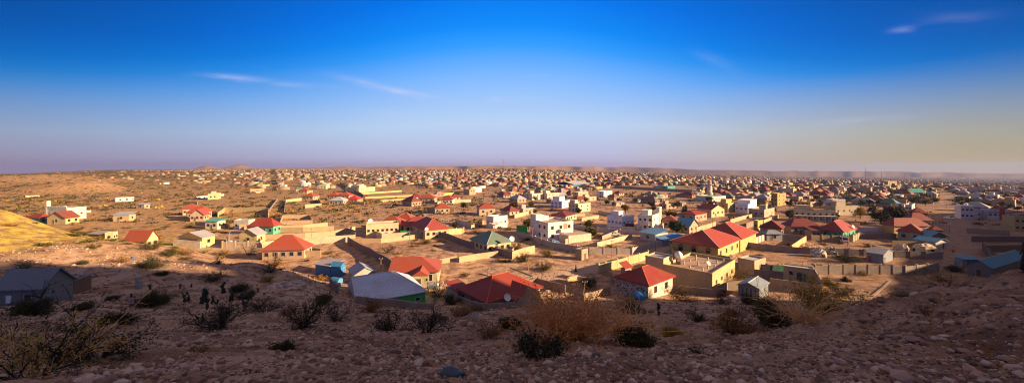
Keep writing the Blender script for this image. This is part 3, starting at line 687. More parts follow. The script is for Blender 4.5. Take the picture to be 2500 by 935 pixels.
# --- patterned stone house
b = Bld('patterned_stone_house','red hip roofed house faced with black and white patterned stone','house',L=(1506,677),N_=(1583,697),R=(1644,675),h=3.0,land='the patterned stone house')
b.walls((0.66,0.58,0.48),'plaster'); b.roof(RED,'hip',2.4,.5,trim=(.55,.12,.07))
m = MB(); m.box(-.06,.02,-.5,-.01,b.d+.4,2.75); b.put(m,'stone_facing',paint('rubble'),(.75,.70,.62))
for u in (.28,.72): b.win('f',b.w*u,1.65,1.2,1.4,frame=(.35,.12,.06))
for u in (.3,.72): b.win('s',b.d*u,1.6,1.0,1.3,frame=(.7,.66,.6),off=.06)
b.door('s',b.d*.5,1.1,off=.06)
m = MB(); m.box(-.14,.0,2.45,-.05,b.d+.4,2.6); m.box(-.14,.0,.9,-.1,b.d+.4,1.0); b.put(m,'cornice',paint('plaster'),(.6,.5,.3))
x,y,z = b.world(-1.6,1.0,0); tank(x,y,z,.7,2.6,1.6,'bright blue horizontal water tank by the patterned stone house',plain('tank_blue',(.03,.28,.62),.35))
b = Bld('small_red_annex','small dark red roof of an outbuilding joined behind the patterned stone house','annex',L=(1513,655),N_=(1526,657),R=(1545,654),h=3); b.walls(SAND,'plaster'); b.roof(RED,'my',1.2,.3)
# --- big red two part roof
b = Bld('twin_hip_building','long yellow building with two big joined red hip roofs and decorated windows','building',L=(1678,596),N_=(1753,605),R=(1816,585),h=4.2,land='the long yellow building with twin red roofs')
w1 = b.w; wt = w1+17
b.walls((0.52,0.40,0.13),'plaster',blocks=[(0,0,w1,b.d+5,4.2),(w1,-.3,wt,b.d+4,4.2)])
rm = b.roof(RED,'hip',3.4,.6,block=(0,0,w1,b.d+5,4.2),rm=MB(),trim=1); b.roof(ORED,'hip',3.8,.6,block=(w1+.4,-.3,wt,b.d+4.5,4.25),rm=rm,trim=1)
b.put(rm,'roof',[paint('sheet'),plain('trim_pale',(.6,.35,.3),.6)],(.42,.055,.035))
for i in range(7):
    b.win('f',wt*(.06+.135*i),2.4,1.3,1.5,frame=(.6,.5,.4))
for i in range(3):
    b.win('s',(b.d+5)*(.2+.3*i),2.4,1.5,1.5,frame=(.65,.5,.4)); m=MB(); u=(b.d+5)*(.2+.3*i); m.add([(-.3,u-1,3.25),(-.3,u+1,3.25),(-.3,u,3.8),(0,u-1,3.25),(0,u+1,3.25),(0,u,3.8)],[(0,2,1),(3,4,5),(0,1,4,3),(1,2,5,4),(2,0,3,5)]); b.put(m,'window_hood',paint('sheet'),(.4,.06,.04))
m = MB(); m.box(-.1,-.1,3.75,wt+.05,.0,4.1); b.put(m,'cornice',paint('plaster'),(.7,.6,.4))
# --- small house at 1955,660
b = Bld('walled_cream_hut','small cream house with a white sheet roof and a walled yard open to the front','house',L=(1913,651),N_=None,R=(1990,660),d=5,h=3.0,land='the small cream house with the white roof')
b.walls((.55,.45,.25)); b.parapet((.5,.38,.25),ph=.3,roofcol=(.62,.6,.58)); b.win('f',b.w*.25,1.7,1,1.1); b.door('f',b.w*.52,1.3,2.1,col=(.03,.05,.05)); b.door('f',b.w*.66,.8,2.0,col=(.08,.25,.06))
m = MB(); m.box(b.w+.02,-7.5,-.5,b.w+.25,b.d,2.9); m.box(-3,-7.7,-.5,b.w+.25,-7.5,1.7); b.put(m,'yard_wall',paint('plaster'),(.5,.36,.2))
b = Bld('grey_gable_shed','pale blue-grey sheet shed with a low gable, before the small cream house','shed',L=(1800,699),N_=(1854,706),R=(1893,694),h=2.3,base=PLAIN,land='the pale blue-grey gabled shed')
b.walls((.22,.29,.32),'sheet',gable=[('x',.8)]); b.roof((.25,.32,.38),'gx',.8,.3,trim=(.55,.55,.52))
b.win('f',b.w*.6,1.5,.6,.9); b.door('f',b.w*.8,.9,1.9,col=(.2,.25,.27))
for i in range(4):
    m = MB(); u = b.d*(.15+.2*i); m.box(-.05,u,.2,-.005,u+.25,2.0); b.put(m,'dark_slat',paint('sheet'),(.03,.07,.07))
b = Bld('tin_shed','weathered grey tin shed with a pale patched gable end, inside the long block wall','shed',L=(2115,616),N_=(2157,622),R=(2181,614),h=2.6,land='the weathered tin shed inside the long wall')
b.walls((.24,.28,.33),'sheet',gable=[('y',1.0)]); b.roof((.38,.42,.46),'gy',1.0,.2); b.win('f',1.2,1.4,.7,.9); b.door('s',b.d*.8,.9,1.9,col=(.3,.06,.04))
b = Bld('blue_roof_shed','long grey shed with a bright blue roof below the rocky ridge on the right','shed',L=(2362,645),N_=(2421,655),R=(2500,627),h=2.6,land='the long shed with the bright blue roof')
b.walls((.20,.20,.20),'sheet',gable=[('x',1.4)]); b.roof((.05,.24,.42),'gx',1.4,.25,trim=(.45,.38,.25)); b.wins('f',2,1.5,.7,.7); b.door('s',b.d*.5,1,2)
for i in range(9):
    k_ = (i*.37)%1; m = MB(); m.box(b.w*k_,.3+rnd.random(),2.7,b.w*k_+.35,.6+rnd.random()*.2+.4,3.05); b.put(m,'roof_stone',plain('stone_dark',()))
b = Bld('small_blue_roof_hut','tiny hut with a pale blue sloping roof behind the long blue roofed shed','hut',L=(2350,634),N_=None,R=(2392,634),d=3.5,h=2.2); b.walls((.3,.3,.3),'block'); b.roof((.12,.30,.42),'my',.6,.3); b.door('f',1.5,.8,1.8)
b = Bld('white_gable_kiosk','small pale kiosk with a low gable by the wide dirt road','kiosk',L=(2257,588),N_=(2262,588),R=(2295,586),h=2.5,land='the pale kiosk by the wide dirt road')
b.d=5; b.walls((.55,.52,.50),gable=[('y',.9)]); b.roof((.07,.26,.42),'gy',.9,.5); b.door('f',b.w*.7,1.0,1.9)
b = Bld('green_post_shop','dark gabled shop with green posts and a light blue side roof, behind the pale kiosk','shop',L=(2270,575),N_=None,R=(2308,576),d=7,h=3.0); b.walls((.14,.13,.12),gable=[('y',1.4)]); b.roof((.12,.30,.42),'gy',1.4,.8); b.door('f',b.w*.8,1,2.1,col=(.02,.3,.1)); b.win('f',b.w*.3,1.6)
# --- hut on the rise and roofless ones
b = Bld('roofless_block_hut','small roofless block cube with a dark doorway, alone by the dirt road','hut',L=(1402,609),N_=(1420,611),R=(1440,608),h=3.0,land='the roofless block cube by the road')
b.walls((.42,.32,.20),'block'); b.parapet((.42,.32,.2),ph=.15,roofcol=(.2,.15,.12)); b.door('f',b.w*.55,1.3,2.0)
# --- white two storey
b = Bld('white_two_storey_house','tall white two storey house with a raised corner turret and balcony, in the middle','house',L=(1306,537),N_=(1338,548),R=(1391,541),h=6.0,land='the tall white house in the middle')
CW=(0.82,0.74,0.70)
b.walls(CW); b.parapet(CW,ph=.6,roofcol=(.4,.3,.24))
m=MB(); m.box(-.06,b.d-4,-.5,3.4,b.d+.06,8.6); m.box(3.4,b.d-3.6,5.9,6.2,b.d+.03,7.8); b.put(m,'turret',paint('plaster'),CW)
for z_ in (1.6,4.6):
    b.wins('f',3,z_,1.3,1.3,frame=(.55,.42,.33)); b.wins('s',2,z_,1.3,1.2,.05,.6,frame=(.4,.35,.4))
m=MB(); m.box(b.w*.42,-1.3,2.9,b.w*.75,-.01,3.05); m.box(b.w*.42,-1.3,3.05,b.w*.75,-1.15,3.95); m.box(b.w*.42,-1.3,3.05,b.w*.44,-.01,3.95); b.put(m,'balcony',paint('plaster'),CW)
m=MB(); m.box(b.w*.62,-.12,3.6,b.w*.75,-.02,5.8); b.put(m,'balcony_screen',paint('plaster'),(.45,.25,.16))
m=MB(); m.box(b.w*.35,-7,-.5,b.w*1.25,-1.4,2.6); b.put(m,'annex',paint('plaster'),(.6,.5,.38)); m=MB(); m.box(b.w*.35+.3,-6.7,2.6,b.w*1.25-.3,-1.7,2.66); b.put(m,'annex_roof',paint('plaster'),(.42,.33,.26))
def villa(name,label,L_,N_,R_,h,col,storeys=2,land=None,turret=None,cat='house',nf=3,ns=2,roofcol=(.5,.45,.4),fr=(.45,.4,.38),d=9,ph=.7,extra=None):
    b = Bld(name,label,cat,L=L_,N_=N_,R=R_,h=h,land=land,d=d)
    b.walls(col); b.parapet(col,ph=ph,roofcol=roofcol)
    for k in range(storeys):
        z_ = h*(k+.55)/storeys
        b.wins('f',nf,z_,1.0,1.0,frame=fr)
        if N_ is not None and L_ is not None: b.wins('s',ns,z_,1.0,1.0,frame=fr)
        else: b.wins('r',ns,z_,1.0,1.0,frame=fr)
    if turret:
        x0,y0,w_,d_,hh = turret; m=MB(); m.box(b.w*x0-.05,b.d*y0,h-.02,b.w*(x0+w_)+.05,b.d*(y0+d_),h+hh); b.put(m,'roof_room',paint('plaster'),col); m=MB(); m.box(b.w*x0-.2,b.d*y0-.15,h+hh,b.w*(x0+w_)+.2,b.d*(y0+d_)+.15,h+hh+.15); b.put(m,'roof_room_slab',paint('plaster'),col)
    return b
b = villa('pale_blue_villa','pale bluish white flat roofed villa with square turret, left of a taller cream one','house' and (1480,529),(1519,533),(1552,529),4.5,(.82,.83,.93),1,'the pale bluish white villa',(.1,.3,.35,.5,2.6),nf=3,ns=4)
m=MB(); m.box(-.08,-.08,2.5,b.w+.05,-.03,2.75); m.box(-.08,-.03,2.5,-.03,b.d,2.75); b.put(m,'string_course',paint('plaster'),(.75,.75,.8))
b = villa('cream_tower_villa','big cream villa with a tall blank slab at its right end','h' and (1556,528),(1593,530),(1616,524),6.0,(.82,.78,.68),2,'the cream villa with the tall slab',None,nf=2,ns=3)
m=MB(); m.box(b.w-.5,-.3,-.5,b.w+3,1.2,9.2); b.put(m,'slab',paint('plaster'),(.82,.76,.64)); m=MB(); m.box(b.w+1.0,-.38,.5,b.w+1.35,-.32,8.8); m.box(b.w+1.7,-.38,.5,b.w+2.05,-.32,8.8); b.put(m,'slab_slit',plain('glass',()))
m=MB(); m.box(-1.3,b.d*.2,2.6,-.02,b.d*.55,2.8); m.box(-1.3,b.d*.2,2.8,-1.15,b.d*.55,3.6); b.put(m,'balcony',paint('plaster'),(.7,.66,.56)); m=MB(); m.box(b.w*.2,b.d*.4,5.9,b.w*.7,b.d*.9,8.4); b.put(m,'roof_room',paint('plaster'),(.68,.64,.56))
b = villa('white_cube_house','plain white box of a house with a taller right end, beside a yellow block','x' and (1794,500),(1826,502),(1849,497),4.5,(.84,.84,.92),1,'the plain white box house',(.25,.0,.75,1,2.6),nf=1,ns=3)
b = villa('yellow_block_house','yellow two storey block with a brown roof room left of the white box house','x' and (1757,497),(1777,499),(1795,496),5.0,(.55,.42,.16),2,None,(.1,.3,.6,.5,2.6),nf=2,ns=1)
b = villa('long_arcade_building','long cream arcaded building with roof balustrade and a row of arched windows','x' and (1938,516),None,(2040,519),4.7,(.50,.44,.31),2,'the long cream arcaded building',(.15,.3,.3,.5,2.8),cat='building',nf=7,ns=2,d=12)
m=MB()
for i in range(8): m.box(b.w*i/7-.15,-2.0,-.5,b.w*i/7+.15,-1.7,2.7)
m.box(-.2,-2.1,2.7,b.w+.2,-.05,3.0); b.put(m,'arcade',paint('plaster'),(.66,.58,.42))
b = villa('cream_roof_terrace_house','wide cream house with layered roof terraces, right of the long arcaded building','x' and (2040,506),None,(2095,505),4.5,(.44,.37,.26),1,None,(.2,.3,.4,.5,3),nf=4,d=12)
b = villa('white_upper_house','white two storey house rising behind the layered cream terraces','x' and (2033,489),None,(2064,489),4.5,(.70,.69,.70),2,None,None,nf=4,d=9)
b = villa('grey_tower_house','narrow pale grey three storey tower house beside the row of red roofs','x' and (2210,502),(2226,503),(2232,499),5.8,(.60,.58,.55),2,'the narrow pale grey tower house',None,nf=1,ns=2)
b = villa('white_villa','white two storey villa with dark windows and roof tank, right of the wide dirt road','x' and (2346,505),None,(2377,506),6.2,(.62,.58,.60),2,'the white villa right of the dirt road',None,nf=3,d=9)
m=MB(); m.lathe([(.7,6.9),(.75,7.8),(.3,8.2)],12,b.w*.6,b.d*.4); b.put(m,'roof_tank',plain('white_paint',()))
b = villa('white_wing','lower white wing with a roof terrace, joined to the right of the white villa','x' and (2378,515),None,(2403,515),4,(.60,.57,.60),1,None,None,nf=1,d=9)
b = villa('red_front_villa','long white villa with a square red stair block in its middle','x' and (2412,514),None,(2473,516),4.6,(.60,.57,.60),1,'the white villa with the red stair block',None,nf=5,d=9)
m=MB(); m.box(b.w*.47,-.3,-.3,b.w*.66,2,6.3); b.put(m,'stair_block',paint('plaster'),(.40,.06,.03)); m=MB(); m.box(-.1,-.12,3.6,b.w*.47,-.04,4.0); m.box(b.w*.66,-.12,3.6,b.w+.05,-.04,4.0); b.put(m,'red_band',paint('plaster'),(.35,.08,.06))
b = villa('yellow_edge_house','yellow two storey house cut by the right edge of the view','x' and (2477,532),None,(2520,533),5.6,(.50,.40,.16),2,'the yellow house at the right edge',None,nf=3,d=9,base=None) if False else villa('yellow_edge_house','yellow two storey house cut by the right edge of the view','x' and (2477,532),None,(2520,533),5.6,(.50,.40,.16),2,'the yellow house at the right edge',None,nf=3,d=9)
b = villa('white_corner_house','white house with a veranda behind a buff wall left of the tall white house','x' and (1181,531),(1205,533),(1244,530),4.6,(.72,.68,.64),1,'the white house left of the tall white one',None,nf=3,ns=2)
m=MB(); m.box(b.w*.3,-3,-.4,b.w*.32,-2.8,2.6); m.box(-3,-3,2.6,b.w*.5,-.05,2.8); b.put(m,'veranda',paint('plaster'),(.7,.62,.55))
b = villa('cream_balcony_house','cream two storey house with dark balconies on its left side and a small turret','x' and (1392,497),(1412,500),(1437,497),4.5,(.66,.60,.42),2,'the cream two storey house with dark balconies',(.05,.4,.25,.5,2.4),nf=2,ns=3)
b = villa('white_terraced_villa','white terraced villa of stacked boxes with pale blue shaded walls','x' and (1347,492),(1372,494),(1391,489),4.0,(.70,.72,.80),2,'the white terraced villa',(.1,.3,.5,.6,3.2),nf=2,ns=3)
b = villa('brown_flat_house','tan flat roofed two storey block behind dark red roofs','x' and (1401,470),(1412,471),(1433,469),5.0,(.52,.40,.24),2,None,None,nf=2,ns=1)
b = villa('white_striped_house','white and grey three storey house by the edge of the sandy field','x' and (1461,468),(1474,469),(1491,467),4.8,(.70,.70,.72),2,'the white house by the sandy field',None,nf=2,ns=1)
b = villa('pair_flats','left one of two matching cream apartment blocks with flat roofs','x' and (1283,473),(1299,475),(1321,473),4.6,(.66,.58,.44),2,'the two matching cream apartment blocks',(.1,.3,.3,.4,2.5),nf=3,ns=1,cat='apartment block')
b = villa('pair_flats','right one of two matching cream apartment blocks with flat roofs','x' and (1325,472),(1336,474),(1358,472),4.6,(.66,.58,.44),2,None,(.1,.3,.3,.4,2.5),nf=3,ns=1,cat='apartment block')
b = villa('white_far_hotel','white three storey block standing out above small houses, left of centre','x' and (1139,459),(1146,460),(1170,458),4.8,(.74,.71,.68),2,'the white three storey block',None,nf=4,ns=1,cat='building')
b = villa('yellow_apartment_block','dark yellow four storey apartment block with balconies','x' and (1888,474),(1898,475),(1911,473),8,(.38,.30,.10),3,'the dark yellow apartment block',None,nf=2,ns=2,cat='apartment block')
b = villa('far_tower_block','big square tan block far off that rises above the right part of town','x' and (2158,443),(2168,443.5),(2182,443),8,(.42,.33,.20),3,'the big square tan block',None,nf=3,ns=2,cat='building')
b = villa('teal_block','bright green-blue walled block on the far edge of the sandy field','x' and (1621,455),(1630,456),(1641,455),3.6,(.03,.36,.30),1,'the green-blue block',None,nf=2,ns=1,cat='building')
b = villa('white_row_building','long whitish building on the far edge of the sandy field','x' and (1595,454),None,(1618,455),3.4,(.62,.55,.58),1,None,None,nf=4,cat='building')
b = villa('yellow_castle_house','pale yellow house with many stepped turrets, standing on scrubland','x' and (865,458),(876,460),(895,457),4.5,(.62,.53,.28),2,'the pale yellow turreted house',(.2,.2,.4,.6,2.4),nf=3,ns=2)
b = villa('yellow_villa_far','cream and blue-green two storey villa on scrubland, left of the yellow turreted house','x' and (775,454),None,(796,454),4.3,(.62,.55,.30),2,None,None,nf=3)
b = villa('white_lone_cube','lone small white cube house out on the plain','x' and (684,453),None,(696,453),3.6,(.74,.70,.66),1,'the lone white cube house',None,nf=2,d=8)
b = villa('yellow_gatehouse','small yellow gatehouse with dark gateway on a buff wall','x' and (1839,540),(1850,541),(1864,539),3.8,(.52,.42,.10),1,'the small yellow gatehouse',None,nf=1,ns=1,ph=.4)
b = villa('stone_yard_house','tan flat roofed stone house with a square chimney right of the white box house','x' and (1826,512),(1866,515),(1893,510),3.6,(.46,.38,.28),1,None,(.3,.1,.15,.4,2.4),nf=2,ns=3)
def hiph(name,label,L_,N_,R_,h=3,roof=RED,wall=SAND,rise=2.6,over=.5,d=9,land=None,nf=3,ns=2,kind='hip',fr=(.3,.2,.15),ridge=None,cat='house',trim=None):
    b = Bld(name,label,cat,L=L_,N_=N_,R=R_,h=h,d=d,land=land)
    g = {'gx':[('x',rise)],'gy':[('y',rise)]}.get(kind)
    b.walls(wall,gable=g); b.roof(roof,kind,rise,over,ridge=ridge,trim=trim)
    b.wins('f',nf,h*.55,1.2,1.2,frame=fr)
    b.wins('s' if (N_ is not None and L_ is not None) else 'r',ns,h*.55,1.1,1.2,frame=fr)
    b.door('f',b.w*.5 if nf%2==0 else b.w*.33,1.1)
    return b
hiph('maroon_roof_house','house with a maroon hipped roof and yellow walls, left of a wide similar one','x' and (1856,557),(1908,560),(1927,554),3,MAR,YEL,2.8,land='the maroon roofed yellow house')
hiph('wide_maroon_house','wide maroon hip roofed house behind a grey wall, left of the green walled house','x' and (1932,553),None,(2003,554),3,MAR,SAND,2.9,d=11)
b = hiph('green_wall_house','maroon hip roofed house with bright green walls and yellow gate posts, a minibus before it','x' and (2000,560),(2058,567),(2084,558),3.3,(.33,.04,.045),GREEN,3.4,land='the green walled house',trim=(.5,.2,.2))
hiph('stone_front_house','tan stone house front with two small windows, left of the green walled house gate','x' and (1982,563),None,(2012,563),3.2,MAR,STONE,1.2,d=6,kind='my',cat='house')
hiph('red_row_house','nearest of the row of maroon roofs along the wide dirt road, pale green walls','x' and (2191,565),(2250,570),(2267,566),3.2,(.27,.045,.03),(.35,.42,.30),3.0,land='the row of maroon roofs')
hiph('red_row_house','second of the row of maroon roofs along the dirt road, with yellow side wall','x' and (2183,552),None,(2268,552),3.2,(.27,.045,.03),YEL,3.0,d=9)
hiph('red_row_house','third of the row of maroon roofs, pale hip seam, half hidden by a tree','x' and (2225,538),None,(2275,539),3.3,(.30,.05,.035),SAND,3.2,d=9)
hiph('red_row_house','farthest of the row of maroon roofs, beside the pale grey tower house','x' and (2232,521),None,(2264,522),3.3,(.30,.05,.035),SAND,3.0,d=9)
hiph('red_row_cabin','small red roofed cabin with green wall at the road side end of the maroon roofs','x' and (2277,562),None,(2300,563),2.6,RED,GREEN,1.5,d=4,nf=1,ns=1,cat='cabin')
hiph('stone_hip_house','low stone house with a flat red hip roof and a little roof lantern','x' and (1661,521),(1697,525),(1723,520),3.4,RED,STONE,1.5,land='the low stone house with the red lantern roof')
hiph('yellow_gable_house','yellow house with two gables and an orange-red roof','x' and (1711,508),(1737,512),(1757,508),4.2,ORED,PALEY,2.4,kind='gy',land='the yellow house with two gables')
hiph('long_red_roof_house','cream house with a low dark red roof left of the white villas','x' and (1344,525),(1381,528),(1409,522),3,MAR,CREAM,1.8,land='the cream house with the low dark red roof')
hiph('red_gable_end_house','salmon gable end of a small house beside the tall slab of the cream villa','x' and (1618,539),None,(1651,541),3,DRED,SAND,2.2,d=9,nf=2)
b = hiph('green_hip_house','blue-green and yellow-green hip roofed cream house inside a buff yard wall','x' and (1146,584),(1190,597),(1250,590),3,(.14,.24,.20),(.62,.50,.28),3.0,nf=4,ns=4,land='the green hip roofed house',trim=(.5,.5,.3))
hiph('big_red_villa','wide maroon red roofed villa with several hips behind a decorated cream wall','x' and (993,550),(1038,563),(1097,560),3.2,(.33,.05,.045),(.58,.46,.24),3.6,nf=4,ns=3,land='the wide maroon villa behind the decorated wall',trim=(.5,.2,.15))
hiph('red_wing_house','second red roof joined behind the left part of the wide maroon villa','x' and (985,551),None,(1050,549),3,(.33,.05,.045),SAND,3.2,d=8)
hiph('double_red_house','house with two bright red hips, behind the wide maroon villa','x' and (953,541),None,(1008,542),3.2,ORED,SAND,3.2,d=9,trim=(.6,.25,.2))
hiph('pink_red_house','salmon red hip roof rising behind the long cream wall of the arched window house','x' and (918,548),None,(980,549),3,ORED,SAND,3.0,d=9)
b = villa('arched_window_house','long cream house with a row of dark windows and parked cars in front','x' and (894,552),None,(973,548),4.2,(.64,.52,.32),1,'the cream house with arched windows',None,nf=7,ns=2,d=7,fr=(.35,.15,.06))
hiph('red_cross_house','red cross hipped house among shrubs, left of the small white corner house','x' and (1170,509),None,(1209,508),4,ORED,CREAM,3,d=9,nf=2)
hiph('small_red_house','small red hip roofed house with pale walls in the middle of the scrub','x' and (1062,509),None,(1098,508),3.2,ORED,CREAM,2.9,d=9,land='the small red house in the scrub')
hiph('yard_red_house','red roofed house with white walls behind a yellow wall, above the scrub','x' and (1079,487),None,(1105,487),3.4,RED,WHITE,3,d=10)
hiph('wide_red_house','low wide dull red roof with dark walls above the scrub','x' and (985,490),(1005,493),(1027,491),3.2,DRED,STONE,3.2)
hiph('red_peak_house','bright red peaked roof with light walls left of a green patch','x' and (1022,484),None,(1060,484),3.4,ORED,SAND,3.4,d=11)
hiph('bright_red_cottage','bright scarlet roofed cottage beside two pale blue roofs','x' and (847,487),None,(873,487),3.2,(.48,.03,.02),SAND,3,d=9,land='the scarlet roofed cottage')
hiph('pale_blue_roof_house','pale blue-white roofed house left of the scarlet roofed cottage','x' and (803,490),None,(838,490),3,(.42,.55,.58),SAND,2.4,d=9)
hiph('salmon_roof_house','left of two salmon roofed houses on the plain beyond the scarlet cottage','x' and (798,478),None,(824,478),3,ORED,SAND,3,d=10)
hiph('salmon_roof_house','right of two salmon roofed houses on the plain beyond the scarlet cottage','x' and (826,478),None,(852,478),3,ORED,SAND,3,d=10)
hiph('salmon_roof_house','salmon roofed house in a long buff walled yard right of the grove','x' and (738,480),None,(764,480),3,ORED,SAND,3,d=10)
hiph('salmon_roof_house','salmon roofed house left of the cream and blue-green villa','x' and (728,466),None,(750,466),3.2,ORED,YEL,3,d=10)
b = hiph('green_band_house','red hip roofed house with a bright green wall under the eaves','x' and (607,553),None,(667,553),3.2,RED,(.03,.48,.30),3.2,d=9,land='the red house with the bright green wall',nf=4)
b = hiph('orange_hip_house','broad orange-red hip roofed house behind its own buff yard wall, left of centre','x' and (640,612),None,(742,609),2.6,ORED,SAND,4.0,d=11,land='the broad orange-red hip roof',nf=5,ridge=5.0)
b = hiph('yellow_gable_cottage','pale yellow cottage with gable end to the viewer and slate grey roof edge','x' and (584,573),None,(627,573),3.6,(.36,.38,.42),(.60,.46,.20),1.9,d=8,kind='gy',land='the pale yellow gable cottage',nf=1,ns=1)
b = hiph('cream_yard_house','pale yellow house with grey gabled roof standing in a white walled yard','x' and (436,578),None,(494,580),3.3,(.42,.42,.44),(.60,.46,.20),1.6,d=8,kind='gy',land='the pale yellow house in the white yard',nf=2,ns=1)
b = hiph('left_red_house','lone red gable roofed house with sandy end wall on the left of the plain','x' and (305,586),None,(357,586),3.0,ORED,(.56,.42,.24),2.8,d=7.5,kind='gx',land='the lone red gable house on the left',nf=3)
b = hiph('teal_roof_house','white house with a mint green roof slab, beyond the pale yellow house','x' and (501,541),None,(531,541),3.4,(.10,.45,.35),(.66,.58,.44),.7,d=8,kind='my',land='the white house with the mint green roof',nf=2)
villa('small_white_pair','small white box house with dark openings, left of the red house with the green wall','x' and (571,541),None,(607,541),3.4,(.62,.56,.48),1,None,None,nf=3,d=7)
hiph('red_trio_house','rearmost of a tight group of three orange-red roofs on the left plain','x' and (446,511),None,(478,510),3.4,ORED,PALEY,3,d=10)
hiph('red_trio_house','middle one of a tight group of three orange-red roofs on the left plain','x' and (457,519),None,(502,518),3.3,ORED,SAND,3,d=10,land='the group of three orange-red roofs')
hiph('red_trio_house','nearest of a tight group of three orange-red roofs, with a blank sandy gable','x' and (464,525),None,(498,524),3.2,ORED,SAND,2.6,d=9,kind='gy')
b = villa('white_hall','long white battlemented hall with a slim corner tower, far out on the left','x' and (114,510),None,(163,511),5.5,(.74,.70,.50),1,'the long white hall on the left',None,nf=3,d=14,cat='hall')
m=MB()
for i in range(12): m.box(b.w*i/12,-.06,6.2,b.w*i/12+.8,.2,6.9)
m.box(-1.2,-.1,-.5,.2,1.3,9.5); b.put(m,'battlement',paint('plaster'),(.74,.70,.50))
hiph('left_far_cottage','reddish roofed cottage partly hidden by the yellow hill crest','x' and (61,532),None,(98,533),2.6,RED,GREEN,1.8,d=8,nf=2)
hiph('left_gable_house','sandy gabled house with brown roof in front of the long white hall','x' and (115,532),None,(160,532),3,DRED,(.50,.38,.16),2.8,d=10,kind='gy',nf=1)
villa('left_yellow_kiosk','small bright yellow and green walled kiosk right of the sandy gabled house','x' and (158,530),None,(175,530),2.6,(.60,.50,.05),1,None,None,nf=1,d=5,ph=.3,cat='kiosk')
hiph('left_tin_roof_house','sandy walled yard house with a small silver roof, alone on the left plain','x' and (276,526),None,(315,525),3,(.42,.45,.52),(.50,.36,.18),1.2,d=8,kind='my',nf=1,ns=1,land='the sandy house with the silver roof')
hiph('left_low_hut','long low grey roofed hut at the foot of the yellow hill','x' and (216,571),None,(252,573),2.4,(.40,.38,.34),(.42,.34,.2),.6,d=5,kind='my',nf=2,ns=1,cat='hut')
villa('left_cream_cube','little cream cube joined to the right end of the long low grey roofed hut','x' and (256,570),None,(276,569),3,(.62,.52,.26),1,None,None,nf=1,d=5,ph=.3)
hiph('far_left_shed','small pale metal roofed shed beyond the lone red gable house','x' and (333,500),None,(352,500),2.6,(.45,.47,.52),SAND,.8,d=7,kind='my',nf=1,ns=1,cat='shed')
hiph('tin_row_cabin','white and blue sheet cabin inside the white panel wall yard','x' and (1571,566),(1600,573),(1620,566),2.7,BTIN,(.60,.55,.45),1.0,kind='mx',nf=1,ns=1,land='the white and blue sheet cabin')
hiph('blue_roof_house','house with a sky blue roof and sandy gable end behind a round green tree','x' and (1650,548),None,(1683,552),3,(.10,.32,.55),SAND,2.6,d=8,kind='gx',nf=2)
hiph('blue_tarp_shed','long low shed under blue tarpaulin along the road wall','x' and (1622,588),None,(1668,577),1.9,(.08,.24,.5),(.25,.3,.4),.8,d=3,kind='my',nf=0,ns=0,cat='shed')
hiph('arched_grey_shed','low grey-blue shed in front of the maroon roofed yellow house','x' and (1872,571),None,(1910,571),2.4,(.25,.33,.4),(.3,.33,.35),1.2,d=6,kind='hip',nf=1,ns=1,cat='shed')
# warehouse far in the centre
b = Bld('far_warehouse','long warehouse with a pale roof and dark blue side, far off in the middle','warehouse',L=(1366,448),N_=(1400,450),R=(1426,447),h=4.2,land='the far pale roofed warehouse'); b.walls((.05,.20,.30),'sheet'); b.roof((.52,.54,.58),'gx',3,1)
b = Bld('teal_roof_hall','long low hall with a bright teal roof among the houses far right','hall',L=(2228,469),N_=None,R=(2258,469),h=3.2,d=14,land='the bright teal roof far right'); b.walls(SAND,'plaster'); b.roof((.02,.30,.26),'gx',3,.8)
# --- left shed in shade
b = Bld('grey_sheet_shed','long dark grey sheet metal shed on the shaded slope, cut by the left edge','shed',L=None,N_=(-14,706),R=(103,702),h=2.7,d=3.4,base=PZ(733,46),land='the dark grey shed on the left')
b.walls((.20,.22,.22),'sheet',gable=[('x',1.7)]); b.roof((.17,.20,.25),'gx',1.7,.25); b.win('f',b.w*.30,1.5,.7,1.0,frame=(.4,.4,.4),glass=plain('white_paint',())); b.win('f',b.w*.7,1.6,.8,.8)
b2 = Bld('brown_board_hut','brown boarded hut with junk on its roof beside the dark grey shed','hut',at=(lambda q:(q[0],q[1]))((P(160,50),50)),w=3.6,d=3.0,h=2.3,ang=18,base=PZ(722,50)); b2.walls((.22,.10,.05),'sheet'); b2.roof((.25,.18,.15),'flat',0,.3)
m=MB(); m.box(1.1,-.12,-.3,1.2,-.02,2.3); b2.put(m,'white_post',plain('white_paint',()))
for i in range(16):
    m=MB(); x,y=rnd.uniform(-1.5,3.4),rnd.uniform(0,2.6); s_=rnd.uniform(.2,.6); m.box(x,y,2.5,x+s_,y+s_*.7,2.5+rnd.uniform(.1,.4)); b2.put(m,'roof_rag',paint('plaster'),rnd.choice([(.3,.08,.06),(.4,.36,.33),(.12,.08,.07),(.45,.4,.4)]))

# ------------------------------------------------------------------ towers: minarets, masts
def minaret(px,py0,py1,Y,r,label):
    x=P(px,Y); zb=PZ(py0,Y); H=(py0-py1)/F*Y
    t=empty('minaret',(x,Y,zb)); tag(t,label,'minaret')
    m=MB(); m.lathe([(r*1.3,-1),(r*1.3,H*.08),(r,H*.1),(r*.95,H*.70)],14); m.obj('shaft',paint('plaster'),t,(.68,.60,.48))
    m=MB(); m.lathe([(r*1.0,H*.70),(r*1.7,H*.73),(r*1.7,H*.76),(r*1.4,H*.76)],14); m.obj('gallery',paint('plaster'),t,(.62,.46,.36))
    m=MB(); m.lathe([(r*.8,H*.76),(r*.75,H*.88),(r*.95,H*.9),(r*.6,H*.95),(.05,H)],14); m.obj('lantern',paint('plaster'),t,(.55,.38,.30))
    LAND.append(('the tall minaret' if H>20 else 'the short far minaret',px,(py0+py1)/2))
minaret(1732,484,439,340,2.2,'tall pale round minaret with a brownish top, standing over the town')
minaret(1699,455,438,800,1.9,'short distant minaret left of the tall one')
